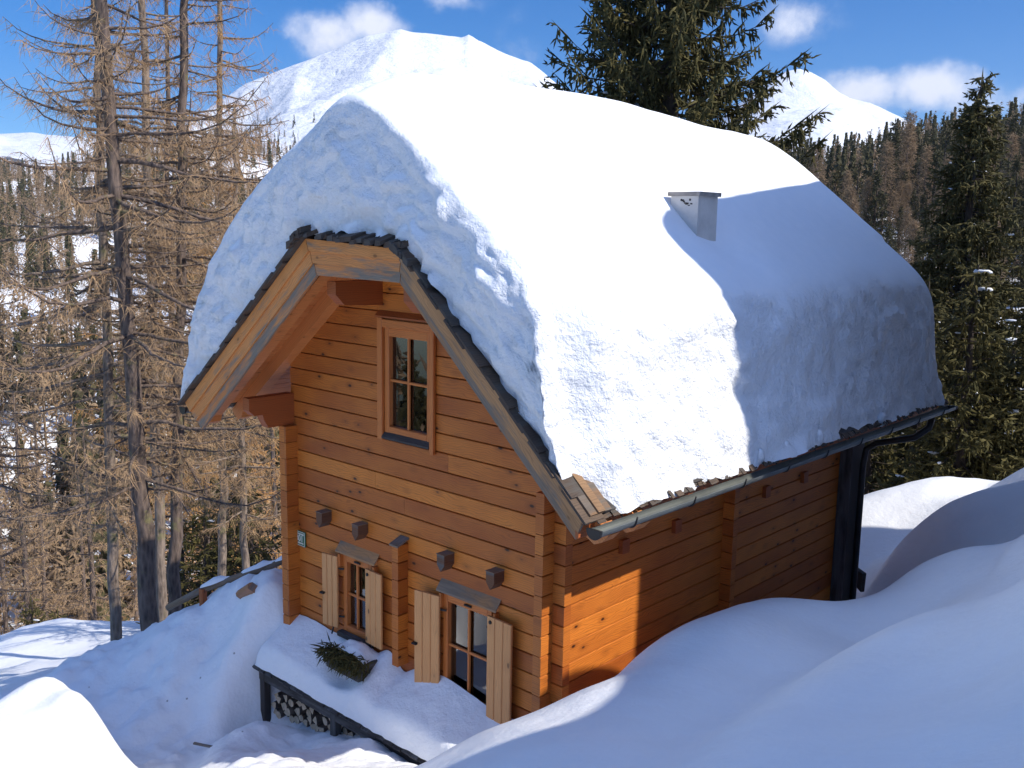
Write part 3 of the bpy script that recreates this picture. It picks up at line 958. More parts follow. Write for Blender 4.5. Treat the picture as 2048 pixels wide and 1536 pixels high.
# purlins carried through the gable
pur = MB()
pur.prism([(0, .62), (-.56, .62), (-.56, .49), (-.50, .43), (-.40, .43), (-.38, .37), (-.33, .28), (0, .28)], (-3.86, 0, 0), (.12, 0, 0), (0, 1, 0), (0, 0, 1), .7)
pur.build("purlin", M_BEAM, roof_o)
pur = MB()
pur.prism([(0, 1.92), (-.56, 1.92), (-.56, 1.80), (-.46, 1.70), (0, 1.68)], (-2.36, 0, 0), (.13, 0, 0), (0, 1, 0), (0, 0, 1), .7)
pur.build("purlin", M_BEAM, roof_o)
pur = MB()
pur.prism([(0, 1.92), (-.56, 1.92), (-.56, 1.80), (-.46, 1.70), (0, 1.68)], (-1.28, 0, 0), (.13, 0, 0), (0, 1, 0), (0, 0, 1), .7)
pur.build("purlin", M_BEAM, roof_o)
# shingle courses showing along the roof edges
sh = MB()
for (p, q, rev) in ((LT, LTT, False), (RT, RTT, False)):
    d = q - p; e = d.normalized(); nr = Vector((-e.z, 0, e.x))
    if nr.z < 0: nr = -nr
    n = 13
    for i in range(n):
        a = p + d * (i / n) - e * 0.05
        ln = d.length / n * random.uniform(1.35, 1.7)
        w = 0.22
        yy = YF - random.uniform(0.035, 0.07)
        rotn = nr + e * 0.05
        sh.prism([(0, 0), (0, .022), (ln, .010 + .012), (ln, .0)], at_y(a, yy) + nr * (.004 + .018 * ((i % 2))), (0, w, 0), e, rotn)
# ragged thatch of shingles over the small hip at the top
for i in range(26):
    f = i / 25
    p = LTT.lerp(RTT, f)
    w = random.uniform(.04, .1)
    a = Vector((p.x + random.uniform(-.02, .02) - (0.10 if i < 4 else 0) + (0.08 if i > 22 else 0), YF - random.uniform(.05, .12), p.z + random.uniform(.0, .02)))
    sh.prism([(0, 0), (w, 0), (w, random.uniform(.02, .055)), (0, random.uniform(.02, .055))], a, (random.uniform(-.03, .03), random.uniform(.3, .4), random.uniform(.05, .12)), (1, 0, 0.05), (0, 0, 1), random.uniform(.4, 1))
for p, sx_ in ((LTT, -1), (RTT, 1)):
    for i in range(7):
        a = Vector((p.x + sx_ * (i * .022), YF - random.uniform(.06, .14), p.z - i * .018 + random.uniform(0, .02)))
        sh.prism([(0, 0), (.06, 0), (.06, .05), (0, .07)], a, (random.uniform(-.04, .04), .32, .06), (1, 0, -sx_ * .6), (0, 0, 1), random.uniform(.3, 1))
# eave edge, broken ends peeping from under the snow
y = YF + .02
while y < YR:
    w = random.uniform(.04, .10)
    x1 = 0.90 + random.uniform(-.03, .035)
    e = Vector((-.735, 0, .68)); nr = Vector((.68, 0, .735))
    for lay in (0, 1):
        sh.prism([(0, 0), (.05, .0), (.05, .006), (0, .009)], Vector((x1 + .02 - lay * .016 + random.uniform(-.012, .012), y, .335 + lay * .009)) + nr * (.010 + lay * .010), (0, w - .004, 0), e, nr, random.random())
    y += w
sh.build("shingles", M_SHING, roof_o)
ex = MB()   # bare weathered roof boards at the front corner where the snow has slid
e = (RTT - RT).normalized(); nr = Vector((-e.z, 0, e.x)); nr = nr if nr.z > 0 else -nr
for i in range(3):
    y0 = YF + .03 + i * .085
    ex.prism([(0, 0), (1.1 - i * .12, 0), (1.1 - i * .12, .02), (0, .022 + .008 * (i % 2))], at_y(RT - e * .01, y0) + nr * (.022 + .006 * (i % 2)), (0, .08, 0), e, nr)
ex.build("roof_board", wood("roof_plank", (.30, .17, .08), (.16, .09, .05), grey=.35, greycol=(.14, .11, .085), rough=.8), roof_o)


def gutter(x, z, y0, y1, mirror=1):
    g = MB()
    n = 12; ro, ri = .060, .054
    prof = [(math.cos(math.pi + math.pi * i / n) * ro, math.sin(math.pi + math.pi * i / n) * ro) for i in range(n + 1)]
    prof += [(math.cos(2 * math.pi - math.pi * i / n) * ri, math.sin(2 * math.pi - math.pi * i / n) * ri) for i in range(n + 1)]
    g.prism(prof, (x, y0, z), (0, y1 - y0, 0), (1, 0, 0), (0, 0, 1), .5)
    o = g.build("gutter", M_GUTTER, cabin)
    c = MB()
    cp = [(math.cos(math.pi + math.pi * i / n) * (ro + .006), math.sin(math.pi + math.pi * i / n) * (ro + .006)) for i in range(n + 1)]
    c.prism(cp + [(ro + .006, .012), (-ro - .006, .012)], (x, y0 - .014, z), (0, .02, 0), (1, 0, 0), (0, 0, 1), .5)
    c.build("end_cap", M_DARKMETAL, o)
    c = MB(); c.prism(cp, (x, y1 - .004, z), (0, .02, 0), (1, 0, 0), (0, 0, 1), .5); c.build("end_cap", M_DARKMETAL, o)
    y = y0 + .42
    while y < y1:
        b = MB()
        pts = [(x + math.cos(math.pi + math.pi * i / 10) * (ro + .005), y, z + math.sin(math.pi + math.pi * i / 10) * (ro + .005)) for i in range(11)]
        pts.append((x + (ro + .012) * 1, y, z + .03))
        b.tube(pts, .007, 5)
        b.tube([(x - mirror * (ro + .005), y, z), (x - mirror * .16, y, z + .11)], .007, 5)
        b.build("gutter_hook", M_DARKMETAL, o)
        y += .80
    return o


gutter(0.985, 0.315, YF + .02, YR + .06)
gutter(-4.80, 0.395, YF + .02, YR + .06, -1)
cp_ = MB(); cp_.box((.134, 5.60, -3.0), (.165, 5.93, .20), 'z'); cp_.box((.004, 5.575, -3.0), (.165, 5.60, .20), 'z')
cp_.build("corner_board", M_DARKW, cabin)
dp = MB()
dp.tube([(0.96, 5.95, .24), (0.95, 5.9, .12), (0.80, 5.86, -.02), (.35, 5.84, -.16), (.235, 5.82, -.25), (.215, 5.80, -.45), (.215, 5.80, -2.9)], .04, 10)
dp.build("downpipe", M_DARKMETAL, cabin)
fb = MB()    # fascia under the eave
fb.box((.80, YF + .03, .215), (.83, YR - .05, .345), 'y', .4)
fb.build("fascia_board", M_BEAM, roof_o)
# ---- chimney
ch = MB()
ch.prism([(-.36, 2.08), (-.05, 2.08), (-.05, 2.43), (-.36, 2.43)], (0, 0, 1.4), (0, 0, 1.37), (1, 0, 0), (0, 1, 0))
M_PLASTER = simple("chimney_plaster", (0.60, 0.565, 0.52), 0.85, 0, 0.12, 6, 0.3)
cho = ch.build("chimney", M_PLASTER, roof_o)
ch = MB(); ch.box((-.385, 2.055, 2.77), (-.025, 2.455, 2.81), 'x'); ch.build("chimney_cap", simple("cap_concrete", (0.30, 0.27, 0.24), .85, 0, .25, 9), cho)
st = MB()
for i in range(9):
    a = random.uniform(-.03, .03)
    st.box((-.25 + i * .014, 2.077, 2.70 + a * .8), (-.234 + i * .014 + random.uniform(0.002, .012), 2.0815, 2.715 + a), 'x', bev=.001)
st.build("plaster_crack", M_IRON, cho)


# ---- windows
def window(x0, x1, z0, z1, mx, mz, yg=0.035, sash=0.06):
    w = empty("window", (0, 0, 0), 0, cabin)
    f = MB()
    s = sash
    f.box((x0, -.012, z0), (x0 + s, .075, z1), 'z', .3); f.box((x1 - s, -.012, z0), (x1, .075, z1), 'z', .3)
    f.box((x0 + s, -.010, z1 - s * 1.25), (x1 - s, .075, z1), 'x', .2); f.box((x0 + s, -.010, z0), (x1 - s, .075, z0 + s), 'x', .4)
    f.build("frame", M_SASH, w)
    m = MB()
    m.box((mx - .013, .005, z0 + s), (mx + .013, .034, z1 - s * 1.25), 'z', .1)
    m.box((x0 + s, .008, mz - .013), (mx - .013, .033, mz + .013), 'x', .1)
    m.box((mx + .013, .008, mz - .013), (x1 - s, .033, mz + .013), 'x', .1)
    m.build("glazing_bar", M_SASH, w)
    g = MB(); g.slab([(x0 + s, yg + .004, z0 + s), (x1 - s, yg + .004, z0 + s), (x1 - s, yg + .004, z1 - s), (x0 + s, yg + .004, z1 - s)], (0, .004, 0))
    g.build("pane", M_GLASS, w)
    return w


def curtain(w, x0, x1, z0, z1, y=0.13, amp=.012, fr=70):
    c = MB()
    n = 40
    rows = []
    for z in np.linspace(z0, z1, 6):
        rows.append([(x0 + (x1 - x0) * i / n, y + amp * math.sin(x0 * 9 + fr * (x1 - x0) * i / n) + .004 * random.random(), z + (.008 * math.sin(i * 1.7) if z == z0 else 0)) for i in range(n + 1)])
    c.grid(rows, flip=True)
    c.build("curtain", M_CURT, w)


def shutter(w, x0, x1, z0, z1, hinge, tilt):
    """boards hung on the hinge side x=hinge, standing off the wall by the angle tilt"""
    s = MB()
    wd = abs(x1 - x0); sg = 1 if (x0 + x1) / 2 > hinge else -1
    e = Vector((sg * math.cos(tilt), -math.sin(tilt), 0)); nr = Vector((-e.y, e.x, 0))
    if nr.y > 0: nr = -nr
    near = min(abs(x0 - hinge), abs(x1 - hinge))
    o = Vector((hinge + sg * near, -.055, 0))
    n = 3
    for i in range(n):
        a = wd * i / n
        bw_ = wd / n
        s.prism([(.002, .002), (bw_ - .002, .002), (bw_ - .002, .020), (bw_ - .009, .026), (.009, .026), (.002, .020)], o + e * a + Vector((0, 0, z0)), (0, 0, z1 - z0), e, nr, .25 + .3 * random.random())
    so_ = s.build("shutter", M_SHUT, w)
    far = o + e * (wd - .02)
    if sg < 0:
        b = MB(); b.beam(far + nr * .030 + Vector((0, 0, z0 + .06)), far + nr * .030 + Vector((0, 0, z1 - .06)), .014, .010)
        b.build("lock_rod", M_IRON, w)
        for zz in (z0 + .08, z1 - .08):
            b = MB(); b.beam(far + nr * .030 + Vector((0, 0, zz - .02)), far + nr * .030 + Vector((0, 0, zz + .02)), .024, .024); b.build("rod_guide", M_IRON, w)
        zz = (z0 + z1) / 2 - .04
        b = MB(); b.beam(far + nr * .036 + e * -.025 + Vector((0, 0, zz)), far + nr * .036 + e * .025 + Vector((0, 0, zz)), .05, .02); b.build("latch", M_IRON, w)
    else:
        b = MB(); b.tube([o + e * .05 + nr * .026 + Vector((0, 0, z1 - .05)), o + e * .05 + nr * .036 + Vector((0, 0, z1 - .05))], .018, 7); b.build("stop_knob", M_IRON, w)
    for zz in (z0 + .12, z1 - .14):
        b = MB()
        b.beam(o + Vector((-sg * .05, .03, zz)), o + e * .02 + Vector((0, 0, zz)), .012, .02)
        b.beam(o + Vector((-sg * .05, .032, zz - .05)), o + Vector((-sg * .05, .032, zz + .05)), .014, .014)
        b.build("hinge", M_IRON, w)
    hk = o + e * (wd * .35)
    b = MB(); b.tube([hk + Vector((0, .01, z0 + .01)), hk + Vector((0, -.01, z0 - .03)), hk + Vector((-.01, -.02, z0 - .09))], .009, 5)
    b.build("holdback", M_IRON, w)
    return so_


w1 = window(-2.20, -1.52, 0.43, 1.47, -1.87, 0.955, sash=.068)
c1 = MB()
c1.box((-2.275, -.045, .36), (-2.20, -.005, 1.56), 'z', .2); c1.box((-1.52, -.045, .33), (-1.465, -.005, 1.555), 'z', .25)
c1.box((-2.20, -.042, 1.47), (-1.52, -.005, 1.55), 'x', .2)
c1.build("casing", M_SASH, w1)
c1 = MB(); c1.beam((-1.86, -.035, 1.585), (-1.86, -.034, 1.585), .01, .01)
c1.slab([(-2.29, -.055, 1.565), (-1.45, -.055, 1.565), (-1.45, .0, 1.615), (-2.29, .0, 1.615)], (0, 0, .016)); c1.build("drip_board", M_BEAM, w1)
c1 = MB(); c1.slab([(-2.20, -.05, .375), (-1.52, -.05, .375), (-1.52, .03, .46), (-2.20, .03, .46)], (0, 0, .02)); c1.build("sill", M_DARKW, w1)
curtain(w1, -2.15, -1.98, .45, 1.42, .12, .02, 60)
w2 = window(-2.89, -2.41, -1.83, -0.99, -2.68, -1.42)
curtain(w2, -2.86, -2.44, -1.80, -1.19, .10)
w3 = window(-1.345, -0.705, -2.02, -0.99, -1.02, -1.50)
for w, x0, x1 in ((w2, -2.94, -2.30), (w3, -1.38, -.60)):
    c = MB()
    c.slab([(x0, -.075, -.962), (x1, -.075, -.962), (x1, -.003, -.872), (x0, -.003, -.872)], (0, .004, .018)); c.build("lintel_board", M_OLD, w)
    c = MB()
    c.box((x1 - .05, -.06, -1.12), (x1 - .02, 0, -.985), 'z'); c.build("bracket", M_SASH, w); c = MB(); c.box((x0 + .02, -.06, -1.12), (x0 + .05, 0, -.985), 'z'); c.build("bracket", M_SASH, w)
    c = MB(); c.box(((x0 + x1) / 2 - .06, -.03, -1.035), ((x0 + x1) / 2 + .03, -.014, -1.015), 'x'); c.build("catch", M_IRON, w)
c = MB(); c.box((-2.93, -.07, -1.90), (-2.40, .02, -1.845), 'x'); c.build("sill", M_DARKW, w2)
c = MB(); c.box((-1.37, -.07, -2.07), (-.69, .02, -2.025), 'x'); c.build("sill", M_DARKW, w3)
shutter(w2, -3.13, -2.91, -1.80, -1.01, -2.90, R(10)); shutter(w2, -2.44, -2.17, -1.81, -1.02, -2.44, R(3))
shutter(w3, -1.64, -1.335, -2.0, -1.01, -1.335, R(9)); shutter(w3, -.70, -.385, -2.02, -1.01, -.70, R(3))

# ---- house number plate
sg = tag(empty("house_number_sign", (-3.655, -.012, -1.0)), "small green enamel house number plate reading 301 near the cabin corner", "sign")
b = MB(); b.box((-.10, -.008, -.085), (.10, .004, .085), 'x', bev=.002); b.build("plate", M_SIGN, sg)
b = MB()
for x0, x1, z0, z1 in ((-.095, .095, .074, .080), (-.095, .095, -.080, -.074), (-.095, -.089, -.074, .074), (.089, .095, -.074, .074)): b.box((x0, -.0105, z0), (x1, -.0075, z1), 'x', bev=.0005)
for z in (.052, -.052):
    x = -.068
    while x < .066:
        w = random.uniform(.006, .011); b.box((x, -.0105, z - .008 + random.uniform(-.003, .003)), (x + w, -.0075, z + .010), 'x', bev=.0005); x += w + .004
b.build("border", M_CREAM, sg)
tx = bpy.data.curves.new("numerals", 'FONT'); tx.body = "301"; tx.size = .105; tx.extrude = .0015; tx.align_x = 'CENTER'; tx.align_y = 'CENTER'; tx.offset = .0018
to0 = bpy.data.objects.new("numerals_curve", tx); COL.objects.link(to0); bpy.context.view_layer.update()
tme = bpy.data.meshes.new_from_object(to0.evaluated_get(bpy.context.evaluated_depsgraph_get())); bpy.data.objects.remove(to0)
tme.materials.clear(); tme.materials.append(M_CREAM)
to = bpy.data.objects.new("numerals", tme); COL.objects.link(to); to.parent = sg; to.location = (0, -.0095, 0); to.rotation_euler = (R(90), 0, 0)
to.scale = (.85, 1, 1)

# ================================================================== SNOW ON THE ROOF
PROF = [(-4.88, .50), (-4.78, .80), (-4.66, 1.08), (-4.54, 1.36), (-4.41, 1.63), (-4.28, 1.86), (-4.12, 2.07), (-3.92, 2.30), (-3.68, 2.53), (-3.38, 2.78), (-3.04, 3.03), (-2.80, 3.19), (-2.55, 3.35), (-2.3, 3.52), (-2.08, 3.68), (-1.86, 3.78), (-1.65, 3.74),
        (-1.45, 3.62), (-1.29, 3.50), (-1.08, 3.32), (-.86, 3.12), (-.63, 2.93), (-.40, 2.74), (-.18, 2.56), (.02, 2.40), (.20, 2.25), (.36, 2.12), (.50, 1.99), (.60, 1.86), (.665, 1.72), (.70, 1.56), (.725, 1.38), (.745, 1.20), (.77, 1.0), (.82, .80), (.87, .60), (.925, .372)]
PR = np.array(PROF)
tt = np.r_[0, np.cumsum(np.linalg.norm(np.diff(PR, axis=0), axis=1))]
NP_ = 150
ts = np.linspace(0, tt[-1], NP_)
PX, PZ = np.interp(ts, tt, PR[:, 0]), np.interp(ts, tt, PR[:, 1])
for _ in range(2):
    PX[1:-1] = (PX[:-2] + 2 * PX[1:-1] + PX[2:]) / 4; PZ[1:-1] = (PZ[:-2] + 2 * PZ[1:-1] + PZ[2:]) / 4


def ridge_lift(y):
    return np.interp(y, [-.75, -.4, 0, .9, 2, 3.8, 5.5, 6.2, 6.5], [-.26, -.10, .04, .12, .11, .07, -.02, -.10, -.2])


def snow_pt(i, y):
    x, z = PX[i], PZ[i]
    w = math.exp(-((x + 1.9) / 1.1) ** 2)
    z = z + ridge_lift(y) * w
    if x > 0.2:      # right lower face draws in towards the front corner
        k = min(1, max(0, (-0.22 - y) / .42)); k = k * k * (3 - 2 * k)
        x -= .17 * k * min(1, (x - .2) / .45)
    z -= .10 * math.exp(-((x - .05) / .35) ** 2 - ((y - 2.45) / .4) ** 2)
    kr = min(1, max(0, (y - 5.9) / .6))
    if x > 0: z -= kr * kr * .06
    return Vector((x, y, z))


def rough_dis(p, nrm, amp, seed=0.0, f=2.6):
    a = fbm(p.x * f, p.y * f, p.z * f + seed, 4, 2.2, .55)
    b = abs(mnoise.noise(Vector((p.x * 6.3, p.y * 6.3, p.z * 6.3 + seed))))
    return p + nrm * (amp * (a * .7 + (b - .25) * .9))


y0s, y1s = YF + .10 + .03, YR - .14
ys = np.r_[np.linspace(y0s, 1.0, 30), np.linspace(1.1, y1s - .8, 60), np.linspace(y1s - .7, y1s, 12)]
rows = []
nn = np.gradient(np.c_[PX, PZ], axis=0); nn = np.c_[-nn[:, 1], nn[:, 0]]; nn /= np.linalg.norm(nn, axis=1, keepdims=True)
for y in ys:
    row = []
    for i in range(NP_):
        p = snow_pt(i, y)
        n = Vector((nn[i, 0], 0, nn[i, 1]))
        right = PX[i] > 0.2
        steep = min(1, max(0, (PX[i] - .55) / .15)) if right else min(1, max(0, (-4.0 - PX[i]) / .5)) * .45
        p = p + n * (.05 * fbm(p.x * .55, p.y * .55, p.z * .55, 2))
        if steep > 0: p = rough_dis(p, n, .075 * steep, 3.0)
        if right and PZ[i] < .62:      # ragged lower edge
            p.z += (.62 - PZ[i]) / .18 * (.026 * fbm(y * 3.0, 1.7, 0, 4) - .012 + (.03 if fbm(y * 1.3, 9, 0, 2) > .25 else 0.0))
        row.append(p)
    rows.append(row)
snow = MB()
snow.grid(rows, flip=False)
# broken front face
ROOF = [Vector((-4.75, 0, .49)), Vector((-2.45, 0, 2.36)), Vector((-1.78, 0, 2.37)), Vector((-1.07, 0, 2.31)), Vector((.62, 0, .69)), Vector((.78, 0, .50))]
rl = np.r_[0, np.cumsum([(ROOF[k + 1] - ROOF[k]).length for k in range(len(ROOF) - 1)])]


def roof_pt(f):
    f *= rl[-1]
    k = min(len(ROOF) - 2, int(np.searchsorted(rl, f, side='right')) - 1); k = max(0, k)
    return ROOF[k].lerp(ROOF[k + 1], (f - rl[k]) / (rl[k + 1] - rl[k]))


# parameter of the roof line reached from each profile point
pf = np.interp(PX, [-4.88, -4.3, -3.6, -2.9, -2.3, -1.8, -1.2, -.5, .1, .45, .66, .92], [0, .12, .26, .36, .44, .49, .55, .66, .78, .88, .95, 1.0])


def face_rows(front):
    ysurf = y0s if front else y1s
    sgn = -1 if front else 1
    out = []
    NR = 44
    RC = .14
    for r in range(1, NR + 1):
        f = (r / NR) ** 1.15
        row = []
        for i in range(NP_):
            a = snow_pt(i, ysurf)
            b = roof_pt(pf[i]); b = Vector((b.x, 0, b.z))
            L = math.hypot(b.x - a.x, b.z - a.z)
            q = Vector((a.x + (b.x - a.x) * f, 0, a.z + (b.z - a.z) * f))
            d = f * L
            yb = RC * (1 - (1 - min(1, d / RC)) ** 2) ** .5
            tuck = min(1.0, f * 1.0)
            y = ysurf + sgn * (yb + .035 * math.sin(math.pi * f) - .05 * tuck)
            p = Vector((q.x, y, q.z))
            am = min(1, d / .25)
            if front: p = rough_dis(p, Vector((0, -1, 0)), .12 * am, 11.0, 1.9); p.y -= .05 * am * abs(mnoise.noise(Vector((p.x * 1.1, p.z * 3.2, 5.5))))
            else: p = rough_dis(p, Vector((0, 1, 0)), .09 * am, 21.0)
            if r > NR - 3: p.z += .035 * fbm(p.x * 5, 3, 0, 3)
            row.append(p)
        out.append(row)
    return out


snow.grid([rows[0]] + face_rows(True), flip=True)
snow.grid([rows[-1]] + face_rows(False), flip=False)
# clods hanging over the gutter
for y, s_ in ((1.78, .06), (2.25, .065), (2.95, .075), (4.5, .05)):
    rr = []
    for a in range(9):
        th = math.pi * a / 8
        rr.append([Vector((.89 + s_ * .7 * math.sin(th) * math.cos(b) + .02, y + s_ * math.sin(th) * math.sin(b) + .02 * math.sin(3 * b), .43 + s_ * 1.25 * math.cos(th))) for b in np.linspace(0, 6.2832, 13)])
    snow.grid([[rough_dis(p, Vector((1, 0, 0)), .03) for p in r_] for r_ in rr], flip=True)
so_ = snow.build("roof_snow", M_SNOWROOF)
tag(so_, "huge smooth snow cushion overhanging the cabin roof, broken at the gable", "snow", kind='stuff')

# ================================================================== WOOD STORE (lean-to)
shed = tag(empty("wood_store", (-2.0, -.2, -2.9)), "low grey lean-to firewood store along the foot of the cabin gable", "lean-to")
shed.location = (0, 0, 0)
b = MB()
for i in range(34):
    x = -3.93 + i * .12
    b.prism([(0, 0), (.114, 0), (.114, .03), (0, .03)], (x, -.005, -2.19), (0, -.455 - random.uniform(0, .035), -.265 - random.uniform(0, .02)), (1, 0, 0), (0, -.5, .86))
b.build("roof_boards", M_DARKW, shed)
b = MB(); b.beam((-3.90, -.40, -2.53), (.12, -.40, -2.50), .05, .15, tone=.5); b.build("front_beam", M_DARKW, shed)
for x, zb in ((-3.84, -3.15), (-2.55, -2.95), (-1.25, -2.75), (.05, -2.6)):
    b = MB(); b.box((x - .045, -.43, zb), (x + .045, -.345, -2.47), 'z'); b.build("post", M_DARKW, shed)
b = MB(); b.box((-3.9, -.09, -2.35), (.1, -.02, -2.22), 'x'); b.build("wall_plate", M_DARKW, shed)

rows = []
nxs = 130
for j in range(24):
    f = j / 23
    row = []
    for i in range(nxs + 1):
        x = -3.90 + 3.98 * i / nxs
        yb = -.015 - .47 * f
        zr = -2.175 - .27 * f
        th = .20 + .05 * fbm(x * 1.3, 0, 2, 2) - .02 * f
        hump = .10 * math.exp(-((x + 1.35) / .5) ** 2) + .07 * math.exp(-((x + 2.15) / .16) ** 2) - .07 * math.exp(-((x + 1.91) / .1) ** 2) * (1 - f) - .16 * math.exp(-((x + 2.5) / .26) ** 2) * math.exp(-((f - .55) / .33) ** 2) + .05 * math.exp(-((x + 3.1) / .5) ** 2)
        th += hump * (1 - .5 * f)
        ed = min(1, max(0, (1 - f) / .16)); th = th * (1 - (1 - ed) ** 2) ** .5 if ed < 1 else th
        el = min(1, (x + 3.90) / .10); th *= max(0, 1 - (1 - el) ** 2) ** .5
        z = zr + .035 + max(.0, th) + .012 * fbm(x * 4, yb * 4, 0, 3)
        row.append(Vector((x + (.02 * fbm(f * 5, x, 0, 2) if i == 0 else 0), yb + (.02 * fbm(x * 6, 2, 0, 2) if f == 1 else 0), z)))
    rows.append(row)
b = MB(); b.grid(rows)
tag(b.build("lean_to_snow", M_SNOWR), "lumpy snow layer lying on the firewood store roof under the windows", "snow", kind='stuff')

M_LOGEND = simple("cut_wood", (0.52, 0.40, 0.27), .8, 0, .3, 14)
M_LOGBARK = simple("firewood_bark", (0.11, 0.085, 0.07), .9, 0, .4, 12, .4)
LOGM = []
for k in range(7):
    b = MB()
    n = 9
    if k < 3: prof = [(math.cos(2 * math.pi * i / n) * (.042 + .006 * random.random()), math.sin(2 * math.pi * i / n) * .044) for i in range(n)]
    elif k < 5: prof = [(0, -.05)] + [(math.cos(a) * .075, -.05 + math.sin(a) * .085) for a in np.linspace(.9, 2.3, 5)]
    else: prof = [(-.05, 0)] + [(-.05 + math.cos(a) * .09, math.sin(a) * .085) for a in np.linspace(-.6, .7, 5)]
    b.prism(prof, (0, 0, 0), (0, .30, 0), (1, 0, 0), (0, 0, 1), .5, 0, 1)
    b.mi[-2] = 1
    LOGM.append(b.build("firewood_log", [M_LOGBARK, M_LOGEND]))
protos = [o.data for o in LOGM]
for o in LOGM: bpy.data.objects.remove(o)
LOGLBL = {0: "round firewood log with pale cut end stacked in the lean-to store", 1: "split firewood piece with wedge shaped end stacked in the lean-to store"}
cnt = 0
for col_, x in enumerate(np.arange(-3.73, -.9, .095)):
    base = float(np.interp(x, [-3.8, -2.6, -1.9, -1.0], [-2.99, -2.80, -2.58, -2.5]))
    top = float(np.interp(x, [-3.8, -3.3, -2.7, -1.0], [-2.74, -2.62, -2.60, -2.6]))
    z = base + random.uniform(-.02, .03)
    while z < top:
        k = random.randrange(7)
        o = bpy.data.objects.new("firewood_log", protos[k])
        o.location = (x + random.uniform(-.012, .012), -.335 + random.uniform(-.025, .05), z)
        o.rotation_euler = (random.uniform(-.05, .05), random.uniform(0, 6.28) if k < 3 else random.uniform(-.5, .5), random.uniform(-.12, .12))
        COL.objects.link(o)
        tag(o, LOGLBL[0 if k < 3 else 1], "firewood", "round firewood logs stacked in the lean-to store" if k < 3 else "split firewood pieces stacked in the lean-to store")
        cnt += 1
        z += .092

# flower box with winter greenery below the small window
fbx = tag(empty("flower_box", (-2.5, -.2, -2.0)), "dark flower box stuffed with fir greenery and capped with snow under the small window", "flower box")
fbx.location = (0, 0, 0)
b = MB(); b.box((-2.80, -.31, -2.13), (-2.20, -.08, -1.93), 'x', .3, bev=.012); b.build("trough", M_DARKW, fbx)
P, Q = [], []
for i in range(520):
    x = random.uniform(-2.84, -2.18); y = random.uniform(-.38, -.2); z = -1.93 + random.uniform(-.06, .06)
    d = Vector((random.gauss(0, .5), -abs(random.gauss(.45, .3)), random.gauss(-.35, .5))).normalized() * random.uniform(.06, .17)
    P.append((x, y, z)); Q.append((x + d.x, y + d.y, z + d.z))
v, f = spindles(np.array(P), np.array(Q), .009)
np_mesh("greenery", v, f, M_NEEDLE, fbx)
rows = []
for a in np.linspace(0, 1, 12):
    rows.append([Vector((-2.73 + .50 * t + .01 * math.sin(9 * a), -.28 + .24 * a, -1.95 + .15 * (math.sin(math.pi * t) ** .5) * (math.sin(math.pi * min(1, .12 + a * .8)) ** .6) + .02 * fbm(t * 5, a * 5, 0, 2))) for t in np.linspace(0, 1, 22)])
b = MB(); b.grid(rows); b.build("snow_cap", M_SNOWR, fbx)

# ================================================================== SMALL THINGS AROUND
hr = tag(empty("handrail", (-5.1, .1, -1.9)), "weathered round pole handrail half buried along the left snow bank", "handrail")
hr.location = (0, 0, 0)
b = MB(); b.tube([(-5.95, -.42, -2.36), (-5.5, -.2, -2.06), (-5.05, .09, -1.83), (-4.6, .42, -1.60), (-4.2, .75, -1.42)], .042, 8); b.build("rail", M_GREY, hr)
b = MB(); b.box((-5.50, -.24, -2.7), (-5.42, -.17, -2.03), 'z'); b.build("post", M_BEAM, hr)
b = MB(); b.box((-4.28, .62, -2.4), (-4.20, .70, -1.45), 'z'); b.build("post", M_BEAM, hr)
rows = []
for a in np.linspace(0, 1, 16):
    cx0 = Vector((-5.5, -.2, -2.06)).lerp(Vector((-4.5, .48, -1.56)), a)
    w = .085 * max(0, fbm(a * 4, 1, 0, 2) + .5)
    rows.append([cx0 + Vector((-.5 * math.cos(t) * w, .8 * math.cos(t) * w, .035 + math.sin(t) * w * .8)) for t in np.linspace(0, math.pi, 7)])
b = MB(); b.grid(rows); b.build("snow_cap", M_SNOWR, hr)
lg = MB()
gz = lambda x, y: float(ground_z(np.array([[x, y]]))[0])
lg.beam((-4.64, -.16, gz(-4.64, -.16) + .03), (-4.28, -.22, gz(-4.28, -.22) + .03), .09, .16, (.0, -.6, .8), bev=.03)
tag(lg.build("log_stump", wood("stump_wood", (.42, .19, .08), (.24, .11, .05), grey=.3)), "reddish brown timber end showing through the left snow bank", "timber")
for k, (pts, lbl) in enumerate(((((-.1, 6.3, -1.96), (.16, 6.2, -2.02), (.15, 6.2, -2.28), (-.12, 6.3, -2.12)), "dark slanted board end sticking from the snow behind the cabin corner"),
                                (((-.15, 6.15, -2.32), (.05, 6.05, -2.25), (.05, 6.05, -2.36), (-.15, 6.15, -2.46)), "short dark plank below the slanted board behind the cabin corner"),
                                (((-.15, 6.0, -2.52), (.12, 5.9, -2.55), (.12, 5.9, -2.95), (-.15, 6.0, -2.95)), "lowest dark board standing at the foot of the cabin rear corner"))):
    b = MB(); b.slab(pts, (.03, .05, 0)); tag(b.build("plank", M_DARKW), lbl, "plank")
b = MB(); b.beam((-3.75, -1.32, -2.96), (-3.52, -1.22, -2.955), .035, .02)
tag(b.build("stick", M_GREY), "short grey stick lying on the trodden snow before the lean-to", "stick")

